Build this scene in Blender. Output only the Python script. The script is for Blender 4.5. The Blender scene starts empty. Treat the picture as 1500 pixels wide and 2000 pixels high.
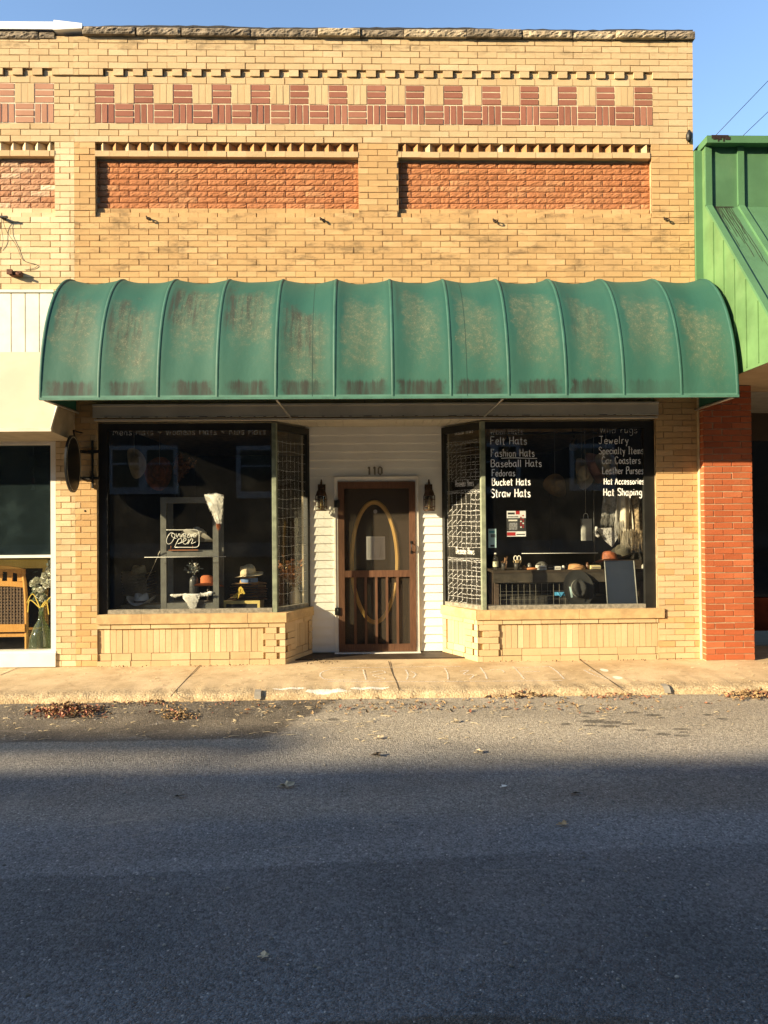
import bpy, math, random
from mathutils import Vector, Matrix
R = math.radians
rnd = random.Random(11)
C = bpy.context.scene.collection
sc = bpy.context.scene

# ---------------------------------------------------------------- camera
F = 1450.0                        # focal length in photo pixels (photo 1500 x 2000)
CAM = Vector((0, -8.15, 1.55))
YAW, PIT, ROL = R(1.42), R(.70), .0085
_f = Vector((math.sin(YAW) * math.cos(PIT), math.cos(YAW) * math.cos(PIT), math.sin(PIT)))
_r0 = Vector((math.cos(YAW), -math.sin(YAW), 0))
_u0 = _r0.cross(_f)
_r = _r0 * math.cos(ROL) - _u0 * math.sin(ROL)
_u = _u0 * math.cos(ROL) + _r0 * math.sin(ROL)
cd = bpy.data.cameras.new('camera')
cd.sensor_fit = 'VERTICAL'; cd.sensor_height = 36; cd.lens = F / 2000 * 36
cd.clip_start = .05; cd.clip_end = 2000
cam = bpy.data.objects.new('camera', cd); C.objects.link(cam)
cam.matrix_world = Matrix(((_r.x, _u.x, -_f.x, CAM.x), (_r.y, _u.y, -_f.y, CAM.y), (_r.z, _u.z, -_f.z, CAM.z), (0, 0, 0, 1)))
sc.camera = cam

def ray(px, py):
    return (_f + _r * ((px - 750) / F) + _u * ((1000 - py) / F))
def P(px, py, Y=0.0):             # where the sight line meets the upright plane at depth Y
    d = ray(px, py); t = (Y - CAM.y) / d.y
    p = CAM + d * t
    return p.x, p.z
def PX(px, Y=0.0, py=1000): return P(px, py, Y)[0]
def PZ(py, Y=0.0, px=750): return P(px, py, Y)[1]
def G(px, py, Z=0.0):             # where the sight line meets the ground
    d = ray(px, py); t = (Z - CAM.z) / d.z
    p = CAM + d * t
    return p.x, p.y

# ---------------------------------------------------------------- sky, sun, exposure
SUN_EL, SUN_AZ = R(18.6), R(63)   # azimuth measured to the left of the facade's normal
w = bpy.data.worlds.new('World'); sc.world = w; w.use_nodes = True
nt = w.node_tree; nt.nodes.clear()
out = nt.nodes.new('ShaderNodeOutputWorld'); bg = nt.nodes.new('ShaderNodeBackground')
sky = nt.nodes.new('ShaderNodeTexSky'); sky.sky_type = 'NISHITA'; sky.sun_disc = False
sky.sun_elevation = SUN_EL
sky.sun_rotation = R(180) + SUN_AZ
sky.air_density = 1.0; sky.dust_density = .3; sky.ozone_density = 2.2
bg.inputs['Strength'].default_value = .13
nt.links.new(sky.outputs[0], bg.inputs[0]); nt.links.new(bg.outputs[0], out.inputs[0])
SDIR = Vector((-math.sin(SUN_AZ) * math.cos(SUN_EL), -math.cos(SUN_AZ) * math.cos(SUN_EL), math.sin(SUN_EL)))
ld = bpy.data.lights.new('sun', 'SUN'); ld.energy = 5.0; ld.angle = R(.53); ld.color = (1, .82, .54)
sun = bpy.data.objects.new('sun', ld); C.objects.link(sun)
sun.rotation_euler = SDIR.to_track_quat('Z', 'Y').to_euler(); sun.location = (-20, -20, 20)
vs = sc.view_settings
sc.display_settings.display_device = 'sRGB'
vs.view_transform = 'Standard'; vs.look = 'None'; vs.gamma = 1; vs.use_curve_mapping = False
vs.exposure = 1.35
sc.cycles.max_bounces = 8; sc.cycles.transparent_max_bounces = 16
sc.cycles.use_denoising = True

# ---------------------------------------------------------------- materials
MATS = {}
class N:
    def __init__(s, name):
        s.m = bpy.data.materials.new(name); s.m.use_nodes = True
        s.t = s.m.node_tree; s.t.nodes.clear()
        s.out = s.t.nodes.new('ShaderNodeOutputMaterial')
        s.tc = s.t.nodes.new('ShaderNodeTexCoord')
        s.obj = s.tc.outputs['Object']
    def n(s, typ, **kw):
        x = s.t.nodes.new('ShaderNode' + typ)
        for k, v in kw.items(): setattr(x, k, v)
        return x
    def l(s, a, b): s.t.links.new(a, b)
    def inp(s, node, key, v):
        if hasattr(v, 'is_output') or hasattr(v, 'links'): s.l(v, node.inputs[key])
        else:
            if isinstance(v, (tuple, list)) and len(v) == 3 and node.inputs[key].type == 'RGBA': v = (*v, 1)
            node.inputs[key].default_value = v
    def noise(s, scale, detail=3, rough=.55, vec=None, stretch=None, dist=0):
        x = s.n('TexNoise'); x.inputs['Scale'].default_value = scale; x.inputs['Detail'].default_value = detail
        x.inputs['Roughness'].default_value = rough; x.inputs['Distortion'].default_value = dist
        v = vec or s.obj
        if stretch:
            mp = s.n('Mapping'); mp.inputs['Scale'].default_value = stretch; s.l(v, mp.inputs[0]); v = mp.outputs[0]
        s.l(v, x.inputs['Vector']); return x.outputs['Fac']
    def ramp(s, fac, *stops):
        x = s.n('ValToRGB'); cr = x.color_ramp
        while len(cr.elements) < len(stops): cr.elements.new(.5)
        for e, (p, c) in zip(cr.elements, stops):
            e.position = p; e.color = (c, c, c, 1) if isinstance(c, (int, float)) else (*c, 1)
        s.l(fac, x.inputs[0]); return x.outputs[0]
    def math(s, op, a, b=0.0, c=None, clamp=False):
        x = s.n('Math', operation=op); x.use_clamp = clamp
        s.inp(x, 0, a); s.inp(x, 1, b)
        if c is not None: s.inp(x, 2, c)
        return x.outputs[0]
    def mix(s, fac, a, b, mode='MIX'):
        x = s.n('Mix', data_type='RGBA', blend_type=mode)
        s.inp(x, 0, fac); s.inp(x, 6, a); s.inp(x, 7, b); return x.outputs[2]
    def mr(s, v, a, b, c=0.0, d=1.0, smooth=True):
        x = s.n('MapRange'); x.interpolation_type = 'SMOOTHSTEP' if smooth else 'LINEAR'
        s.inp(x, 0, v); s.inp(x, 1, a); s.inp(x, 2, b); s.inp(x, 3, c); s.inp(x, 4, d); return x.outputs[0]
    def xyz(s, v=None):
        x = s.n('SeparateXYZ'); s.l(v or s.obj, x.inputs[0]); return x.outputs
    def island(s):
        return s.n('NewGeometry').outputs['Random Per Island']
    def bump(s, h, strength=.3, dist=.01):
        x = s.n('Bump'); x.inputs['Strength'].default_value = strength; x.inputs['Distance'].default_value = dist
        s.l(h, x.inputs['Height']); return x.outputs[0]
    def fin(s, col, rough=.8, metal=0.0, nrm=None, spec=.4, **kw):
        p = s.n('BsdfPrincipled'); s.inp(p, 'Base Color', col); s.inp(p, 'Roughness', rough); s.inp(p, 'Metallic', metal)
        p.inputs['Specular IOR Level'].default_value = spec
        if nrm is not None: s.l(nrm, p.inputs['Normal'])
        for k, v in kw.items(): s.inp(p, k, v)
        s.l(p.outputs[0], s.out.inputs[0]); return s.m

def simple(name, col, rough=.6, metal=0.0, var=.18, scale=6, bump=0.0, bscale=40, spec=.4, isl=0.0, dirt=None):
    if name in MATS: return MATS[name]
    k = N(name)
    c2 = tuple(v * (1 - var) for v in col); c1 = tuple(min(1, v * (1 + var * .6)) for v in col)
    c = k.mix(k.mr(k.noise(scale, 4), .3, .7), c2, c1)
    if isl:
        c = k.mix(1.0, c, k.ramp(k.island(), (0, 1 - isl), (1, 1.0)), 'MULTIPLY')
    if dirt:
        c = k.mix(k.mr(k.noise(2.2, 5, .7), .5, .75, 0, dirt[1]), c, dirt[0])
    nr = k.bump(k.noise(bscale, 3), bump, .01) if bump else None
    MATS[name] = k.fin(c, rough, metal, nr, spec); return MATS[name]

def brickmat(name, c1, c2, c3, stain=None, speck=.18, bump=.35):
    k = N(name); i = k.island()
    c = k.ramp(i, (0, c1), (.45, c2), (.8, c2), (1, c3))
    c = k.mix(k.mr(k.noise(2.0, 4), .35, .7, 0, .35), c, tuple(v * .72 for v in c2))
    c = k.mix(k.math('MULTIPLY', k.mr(k.noise(1.1, 6, .72, stretch=(1.6, 1, .55)), .5, .75), .30), c, (.27, .18, .095))
    st = k.noise(30, 4, .7, stretch=(1, 1, 2.2))
    c = k.mix(k.mr(st, .45, .72, 0, speck), c, tuple(v * .55 for v in c2))
    if stain:                                   # weather stains with a shape of their own
        z0, z1, amt = stain
        z = k.xyz()[2]
        band = k.math('MULTIPLY', k.mr(z, z0 - .12, z0 + .02), k.mr(z, z1 - .02, z1 + .1, 1, 0))
        pat = k.mr(k.noise(3.2, 5, .72, stretch=(1, 1, 2.5)), .48, .68)
        c = k.mix(k.math('MULTIPLY', k.math('MULTIPLY', band, pat), amt), c, (.085, .06, .035))
    nr = k.bump(k.noise(70, 4, .6), bump, .006)
    MATS[name] = k.fin(c, .88, 0, nr, .25); return MATS[name]

BUFF = brickmat('buff_brick', (.53, .38, .205), (.59, .43, .24), (.645, .485, .29), stain=(6.76, 6.95, .5))
BUFFM = brickmat('orange_buff_brick', (.50, .315, .14), (.575, .372, .172), (.635, .43, .215), stain=(4.35, 4.98, .55))
PALE = brickmat('bleached_brick', (.60, .45, .25), (.72, .56, .34), (.80, .66, .44))
REDB = brickmat('smooth_red_brick', (.26, .098, .064), (.31, .125, .084), (.36, .155, .105), speck=.15)
ROCK = brickmat('rock_faced_red_brick', (.40, .155, .062), (.47, .195, .085), (.54, .27, .13), speck=.35, bump=.9)
ORED = brickmat('bright_red_brick', (.34, .085, .032), (.43, .112, .042), (.49, .15, .062), speck=.25, bump=.4)
MORT = simple('mortar', (.50, .37, .215), .95, var=.3, scale=9, bump=.3, bscale=120)
MORTL = simple('pale_mortar', (.66, .54, .37), .95, var=.2, scale=9, bump=.3, bscale=120)
TAN = simple('brown_mortar', (.45, .315, .175), .95, var=.3, scale=9)
BLACKP = simple('black_paint', (.016, .016, .014), .45, var=.3, bump=.1, bscale=60)
SAGE = simple('weathered_sage_paint', (.22, .25, .17), .6, var=.3, scale=14, bump=.15, bscale=90, dirt=((.42, .40, .30), .6))
WHITEP = simple('white_paint', (.80, .77, .68), .5, var=.08, scale=5)
VINYL = simple('white_vinyl', (.84, .82, .74), .42, var=.05, scale=3)
GREYB = simple('shaded_white_paint', (.50, .47, .39), .6, var=.12, scale=3)  # white header board, its shade put into the grey
IRON = simple('rusty_iron', (.045, .028, .018), .7, .5, var=.4, bump=.3, bscale=80)
BRONZE = simple('brown_bronze', (.085, .045, .024), .5, .6, var=.4, scale=20)
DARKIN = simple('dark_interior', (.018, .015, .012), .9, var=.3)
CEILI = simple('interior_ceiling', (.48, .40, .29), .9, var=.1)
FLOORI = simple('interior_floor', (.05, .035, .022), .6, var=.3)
CHALK = simple('white_chalk', (.95, .95, .92), .9, var=.04)
GREYW = simple('grey_painted_wood', (.15, .15, .13), .6, var=.2, scale=12, bump=.1)

def wood(name, c1, c2, rough=.5, sc_=7, ax=2):
    if name in MATS: return MATS[name]
    k = N(name); st = [18, 18, 18]; st[ax] = 1.2
    g = k.noise(sc_, 5, .65, stretch=tuple(st), dist=.6)
    c = k.ramp(g, (.3, c1), (.65, c2))
    c = k.mix(k.mr(k.noise(1.5, 3), .4, .7, 0, .4), c, tuple(v * .6 for v in c1))
    MATS[name] = k.fin(c, rough, 0, k.bump(g, .2, .004)); return MATS[name]
DOORW = wood('red_brown_door_wood', (.070, .030, .014), (.17, .080, .040), .65)
GOLDW = wood('honey_wood', (.62, .36, .08), (.74, .48, .15), .4)
CHAIRW = wood('orange_beech_wood', (.62, .28, .06), (.74, .40, .11), .4)
DKWOOD = wood('black_brown_wood', (.03, .022, .015), (.062, .045, .03), .6, ax=0)
PINE = wood('pale_pine', (.50, .37, .18), (.62, .48, .26), .6, ax=0)

def glassmat(name, tint=(1, 1, 1), refl=1.0, rough=0.0, haze=0.0, hcol=(.75, .72, .64)):
    k = N(name)
    tr = k.n('BsdfTransparent'); k.inp(tr, 0, tint)
    gl = k.n('BsdfGlossy'); gl.inputs['Roughness'].default_value = rough
    g = k.n('NewGeometry'); dp = k.n('VectorMath', operation='DOT_PRODUCT'); k.l(g.outputs['Normal'], dp.inputs[0]); k.l(g.outputs['Incoming'], dp.inputs[1])
    fr = k.math('ADD', .025, k.math('MULTIPLY', .9, k.math('POWER', k.math('SUBTRACT', 1.0, k.math('ABSOLUTE', dp.outputs['Value']), clamp=True), 5.0)))
    mx = k.n('MixShader'); k.l(k.math('MULTIPLY', fr, refl, clamp=True), mx.inputs[0])
    k.l(tr.outputs[0], mx.inputs[1]); k.l(gl.outputs[0], mx.inputs[2])
    sh = mx.outputs[0]
    if haze:
        df = k.n('BsdfDiffuse'); k.inp(df, 0, hcol)
        m2 = k.n('MixShader'); k.l(k.mr(k.noise(2.5, 4, .6), .4, .75, haze * .35, haze), m2.inputs[0])
        k.l(sh, m2.inputs[1]); k.l(df.outputs[0], m2.inputs[2]); sh = m2.outputs[0]
    k.l(sh, k.out.inputs[0]); MATS[name] = k.m; return k.m
GLASS = glassmat('shop_window_glass', (.965, .975, .965), 1.3, 0, .006)
GLASSD = glassmat('dusty_side_glass', (.96, .965, .94), 1.3, 0, .035)
GLASSN = glassmat('dark_film_glass', (.50, .56, .55), 2.2, 0, .42, (.055, .085, .088))
BOTTLE = glassmat('green_bottle_glass', (.66, .78, .55), 2.2, .05, .24, (.50, .60, .36))
CLEARB = glassmat('clear_bottle_glass', (.72, .74, .72), 2.0, .05, .05)

# ---------------------------------------------------------------- mesh building
class Frame:
    """local (u along, n outward, z up) -> world"""
    def __init__(s, o, u):
        s.o = Vector(o); s.u = Vector(u).normalized(); s.n = Vector((s.u.y, -s.u.x, 0))
    def __call__(s, u, n, z): return s.o + s.u * u + s.n * n + Vector((0, 0, z))
FR0 = Frame((0, 0, 0), (1, 0, 0))
ORIG = {}
class MB:
    def __init__(s, fr=FR0): s.V = []; s.F = []; s.M = []; s.fr = fr; s.mi = 0; s.uv = None; s.sm = []
    def v(s, p): s.V.append(Vector(p)); return len(s.V) - 1
    def f(s, ix, smooth=False): s.F.append(tuple(ix)); s.M.append(s.mi); s.sm.append(smooth)
    def poly(s, pts): s.f([s.v(p) for p in pts])
    def box(s, x0, x1, y0, y1, z0, z1, back=True):
        a = [s.v((x, y, z)) for x in (x0, x1) for y in (y0, y1) for z in (z0, z1)]
        q = [(0, 4, 5, 1), (4, 6, 7, 5), (2, 0, 1, 3), (0, 2, 6, 4), (1, 5, 7, 3)]
        if back: q.append((6, 2, 3, 7))
        for i in q: s.f([a[j] for j in i])
    def fbox(s, u0, u1, n0, n1, z0, z1, jit=0, back=True):   # box in the frame; n1 is the outer face
        fr = s.fr; j = lambda: rnd.uniform(-jit, jit)
        a = [s.v(fr(u, n + (j() if n == n1 else 0), z)) for u in (u0, u1) for n in (n0, n1) for z in (z0, z1)]
        q = [(2, 6, 7, 3), (6, 4, 5, 7), (0, 2, 3, 1), (0, 4, 6, 2), (3, 7, 5, 1)]
        if back: q.append((4, 0, 1, 5))
        for i in q: s.f([a[k] for k in i])
    def rock(s, u0, u1, n0, n1, z0, z1, nu=5, nz=3, amp=.012):
        fr = s.fr; g = []
        for iz in range(nz + 1):
            for iu in range(nu + 1):
                e = iu in (0, nu) or iz in (0, nz)
                n = n1 + (rnd.uniform(-.004, .001) if e else rnd.uniform(0, amp))
                g.append(s.v(fr(u0 + (u1 - u0) * iu / nu + (0 if e else rnd.uniform(-.006, .006)), n, z0 + (z1 - z0) * iz / nz)))
        W = nu + 1
        for iz in range(nz):
            for iu in range(nu):
                a = iz * W + iu; s.f((g[a], g[a + 1], g[a + W + 1], g[a + W]))
        b = [s.v(fr(u, n0, z)) for (u, z) in ((u0, z0), (u1, z0), (u1, z1), (u0, z1))]
        bot = [g[i] for i in range(W)]; top = [g[nz * W + i] for i in range(W)]
        s.f([b[0], b[1]] + bot[::-1]); s.f([b[2], b[3]] + top)
        s.f([b[3], b[0]] + [g[i * W] for i in range(nz + 1)]); s.f([b[1], b[2]] + [g[i * W + nu] for i in range(nz, -1, -1)])
    def tube(s, pts, r, seg=6, caps=True):
        pts = [Vector(p) for p in pts]; rings = []
        rr = r if isinstance(r, (list, tuple)) else [r] * len(pts)
        prev = None
        for i, p in enumerate(pts):
            d = (pts[min(i + 1, len(pts) - 1)] - pts[max(i - 1, 0)]).normalized()
            if prev is None:
                prev = d.orthogonal().normalized()
            a = (prev - d * prev.dot(d))
            a = a.normalized() if a.length > 1e-6 else d.orthogonal().normalized()
            prev = a; b = d.cross(a)
            rings.append([s.v(p + (a * math.cos(2 * math.pi * k / seg) + b * math.sin(2 * math.pi * k / seg)) * rr[i]) for k in range(seg)])
        for A, B in zip(rings, rings[1:]):
            for k in range(seg): s.f((A[k], A[(k + 1) % seg], B[(k + 1) % seg], B[k]), True)
        if caps: s.f(rings[0][::-1]); s.f(rings[-1])
    def lathe(s, prof, c=(0, 0, 0), seg=20, sx=1, sy=1, fn=None):
        c = Vector(c); rings = []
        for (r, z) in prof:
            ring = []
            for k in range(seg):
                t = 2 * math.pi * k / seg
                p = Vector((r * sx * math.cos(t), r * sy * math.sin(t), z))
                if fn: p = fn(p, r, t)
                ring.append(s.v(c + p))
            rings.append(ring)
        for A, B in zip(rings, rings[1:]):
            for k in range(seg): s.f((A[k], A[(k + 1) % seg], B[(k + 1) % seg], B[k]), True)
        return rings
    def cap(s, ring, rev=False): s.f(ring[::-1] if rev else ring)
    def ribbon(s, pts, w, nrm):                      # flat stroke lying on a plane
        pts = [Vector(p) for p in pts]; nrm = Vector(nrm); L = []; Rr = []
        for i, p in enumerate(pts):
            d = (pts[min(i + 1, len(pts) - 1)] - pts[max(i - 1, 0)])
            if d.length < 1e-7: d = Vector((1, 0, 0))
            q = nrm.cross(d.normalized()) * (w / 2) * rnd.uniform(.82, 1.12)
            L.append(s.v(p + q)); Rr.append(s.v(p - q))
        for i in range(len(pts) - 1): s.f((Rr[i], Rr[i + 1], L[i + 1], L[i]))
    def tri_leaf(s, c, a, b, up, curl=.25):          # a small folded leaf
        c, a, b, up = Vector(c), Vector(a), Vector(b), Vector(up)
        i0 = s.v(c - a); i1 = s.v(c + a + up * curl * a.length); m = s.v(c + up * -.12 * a.length)
        l = s.v(c + b + up * curl * b.length * 1.6); r_ = s.v(c - b + up * curl * b.length * 1.6)
        s.f((i0, r_, m)); s.f((r_, i1, m)); s.f((i1, l, m)); s.f((l, i0, m))
    def build(s, name, mats, parent=None, uvs=None):
        if not isinstance(mats, (list, tuple)): mats = [mats]
        off = Vector((0, 0, 0)) if parent is None else ORIG[parent.name]
        me = bpy.data.meshes.new(name)
        me.from_pydata([tuple(p - off) for p in s.V], [], s.F)
        for m in mats: me.materials.append(m)
        me.polygons.foreach_set('material_index', s.M)
        me.polygons.foreach_set('use_smooth', s.sm)
        if uvs is not None:
            ul = me.uv_layers.new(name='UVMap')
            for lp in me.loops: ul.data[lp.index].uv = uvs[lp.vertex_index]
        me.update()
        o = bpy.data.objects.new(name, me); C.objects.link(o)
        if parent is not None: o.parent = parent
        ORIG[o.name] = off.copy()
        return o
def tag(o, label=None, cat=None, group=None, kind=None):
    for k, v in (('label', label), ('category', cat), ('group', group), ('kind', kind)):
        if v: o[k] = v
    return o
def thing(name, label, cat, loc, group=None):
    o = bpy.data.objects.new(name, None); C.objects.link(o); o.location = loc; o.empty_display_size = .1
    ORIG[o.name] = Vector(loc); return tag(o, label, cat, group)
def copy_thing(root, loc, label, rotz=None):
    r = root.copy(); C.objects.link(r); r.location = loc; r['label'] = label
    if rotz is not None: r.rotation_euler[2] = rotz
    for ch in list(root.children):
        c = ch.copy(); C.objects.link(c); c.parent = r
        for g in list(ch.children):
            d = g.copy(); C.objects.link(d); d.parent = c
    return r

def smooth(pts, n=5):
    if len(pts) < 3: return [Vector(p) for p in pts]
    P_ = [Vector(p) for p in pts]; o = []
    for i in range(len(P_) - 1):
        p0 = P_[max(i - 1, 0)]; p1 = P_[i]; p2 = P_[i + 1]; p3 = P_[min(i + 2, len(P_) - 1)]
        for k in range(n):
            t = k / n
            o.append(.5 * ((2 * p1) + (p2 - p0) * t + (2 * p0 - 5 * p1 + 4 * p2 - p3) * t * t + (3 * p1 - p0 - 3 * p2 + p3) * t ** 3))
    o.append(P_[-1]); return o

GL = {
'A': (68, "5,0 33,100|33,100 62,0|16,38 54,38"), 'B': (66, "10,0 10,100|10,100 50,98 55,75 40,55 10,52|10,52 55,50 62,22 45,2 10,0"),
'C': (66, "62,82 45,100 20,92 8,50 20,8 45,0 64,15"), 'D': (68, "10,0 10,100|10,100 45,95 65,55 50,10 10,0"),
'F': (62, "12,0 12,100|12,100 60,100|11,52 48,54"), 'H': (68, "10,0 12,100|60,0 60,100|11,50 60,52"),
'I': (38, "20,0 20,100|5,100 35,100|5,0 35,0"), 'J': (62, "5,100 60,100|38,100 38,20 28,0 12,2 5,18"),
'K': (60, "10,0 12,100|56,98 12,45|28,58 58,0"), 'L': (58, "12,100 10,0|10,0 58,2"),
'M': (82, "8,0 15,100|15,100 40,30|40,30 66,100|66,100 74,0"), 'N': (66, "8,0 10,100|10,100 55,0|55,0 57,100"),
'O': (70, "35,100 12,85 6,50 15,10 38,0 62,15 66,55 55,90 35,100"), 'P': (62, "10,0 12,100|12,100 55,98 60,72 45,52 11,50"),
'S': (64, "60,85 40,100 15,92 12,70 35,54 58,38 58,12 35,0 8,12"), 'W': (82, "5,100 20,0|20,0 40,70|40,70 58,0|58,0 75,100"),
'a': (62, "46,58 26,60 8,42 8,16 24,0 40,12 48,40|48,66 50,14 62,0"), 'b': (54, "10,100 10,0|10,35 30,58 50,40 48,10 28,0 10,12"),
'c': (50, "48,50 30,60 12,45 10,18 26,0 48,10"), 'd': (56, "48,100 48,0|48,40 30,58 10,42 12,10 30,0 48,18"),
'e': (54, "10,30 48,34 44,54 28,60 12,45 10,18 26,0 50,10"), 'g': (56, "48,55 28,60 10,42 14,15 32,10 48,28|48,58 48,-20 30,-36 10,-26"),
'h': (54, "10,100 10,0|10,35 28,58 44,50 46,0"), 'i': (24, "12,58 12,0|12,80 13,86"), 'k': (50, "10,100 10,0|42,58 10,25|20,32 46,0"),
'l': (24, "12,100 12,0"), 'm': (72, "8,58 8,0|8,38 22,58 34,48 34,0|34,38 48,58 62,48 62,0"), 'n': (54, "10,58 10,0|10,36 28,58 44,48 45,0"),
'o': (56, "28,60 10,42 12,12 28,0 46,14 48,42 28,60"), 'p': (56, "10,58 10,-36|10,36 28,58 48,42 46,12 28,2 10,14"),
'r': (42, "10,58 10,0|10,34 22,54 38,56"), 's': (48, "42,50 28,60 12,50 20,34 40,24 40,6 24,0 8,8"), 't': (42, "20,90 20,8 34,0|4,62 38,62"),
'u': (54, "10,58 12,12 26,0 44,14|44,58 46,0"), 'v': (48, "6,58 24,0|24,0 42,58"), 'w': (62, "6,58 16,0|16,0 30,44|30,44 42,0|42,0 56,58"),
'x': (48, "8,58 42,0|42,58 8,0"), 'y': (52, "8,58 26,8|46,58 18,-36"), '~': (64, "5,35 20,48 38,32 54,45"), ' ': (38, ""),
'1': (40, "8,78 24,100|24,100 24,0"), '0': (62, "31,100 10,80 8,20 31,0 54,20 54,80 31,100"),
}
def strokes(text):
    x = 0; o = []
    for ch in text:
        wd, s = GL[ch]
        for st in s.split('|'):
            if st.strip(): o.append([((x + float(a.split(',')[0])) / 100, float(a.split(',')[1]) / 100) for a in st.split()])
        x += wd + 8
    return o, max(.01, (x - 8) / 100)
def letter(mb, text, fr, u, n, z, width, cap, wd, slope=0.0, wob=.02, shear=0.0):
    """hand lettering: text fitted to width, strokes as flat ribbons on the frame's plane"""
    st, tw = strokes(text); sx = width / tw
    nrm = fr.n
    ph = rnd.random() * 6
    for s in st:
        pts = []
        for (a, b) in s:
            b += math.sin(a * 2.1 + ph) * wob + rnd.uniform(-wob, wob) * .5
            pts.append(fr(u + (a + shear * b) * sx, n, z + b * cap + a * sx * slope))
        mb.ribbon(smooth(pts, 4), wd, nrm)

# ---------------------------------------------------------------- measures of the front wall (metres)
ZR = -.10                                                    # road level
ZCOPT, ZBT = PZ(57), PZ(77)
ZD1, ZD0 = PZ(139), PZ(152)                                  # dentil course
ZQ2, ZQ1, ZQ0 = PZ(166), PZ(204.5), PZ(243.5)                # basket-weave band
ZP1 = PZ(279.5)                                              # recess top
ZDT = PZ(297); ZLN = PZ(308); ZRB = PZ(404); ZP0 = PZ(424)   # dog-tooth, lintel, red panel bottom, recess bottom
ZHD = PZ(800)                                                # storefront head
XR = PX(1354, 0, 300); XS = PX(145, 0, 400); XA = PX(107, 0, 400); XB = PX(186, 0, 400)
XC0, XC1 = PX(700, 0, 350), PX(778, 0, 350); XE = PX(1273, 0, 350)
XL = PX(-160, 0, 400)
XW0 = PX(189, 0, 1000); XW1 = PX(1283, 0, 1000)              # storefront opening
XPR = PX(1364, 0, 1050)                                      # right edge of the lower right pier
L = .2135

def field(mb, u0, u1, z0, z1, n, nc, mi, ln=L, j=.007, ph=0, org=0.0, depth=.022, rock=0, rr=rnd, jit=.0016):
    h = (z1 - z0) / nc
    for k in range(nc):
        a0, a1 = z0 + k * h + j / 2, z0 + (k + 1) * h - j / 2
        off = org + ((k + ph) % 2) * ln / 2
        i = math.floor((u0 - off) / ln)
        while off + i * ln < u1:
            a, b = off + i * ln + j / 2, off + (i + 1) * ln - j / 2
            i += 1
            wj = rr.uniform(-.004, .004)
            a, b = max(a + wj, u0), min(b + wj, u1)
            if b - a < .018: continue
            mb.mi = mi(.5 * (a + b), .5 * (a0 + a1)) if callable(mi) else mi
            e = rr.uniform(-.0018, .0018); e2 = rr.uniform(-.0015, .0015)
            if rock: mb.rock(a, b, n - depth, n, a0, a1, max(2, int((b - a) / .024)), 4, rock)
            else: mb.fbox(a, b, n - depth, n, a0 + e, a1 + e + e2, jit, back=False)
def backing(mb, u0, u1, z0, z1, n, mi=0, t=.2):
    mb.mi = mi; mb.fbox(u0, u1, n - t, n - .008, z0, z1)

# ---------------------------------------------------------------- hat shop: upper front wall
shop = thing('shop_building', 'buff brick hat shop with red brick panels and two bay display windows', 'building', (0, 0, 0))
leftshop = thing('shop_building', 'bleached buff brick shop cut by the left photo edge, white sill', 'building', (XA - 1, 0, 0))

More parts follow.
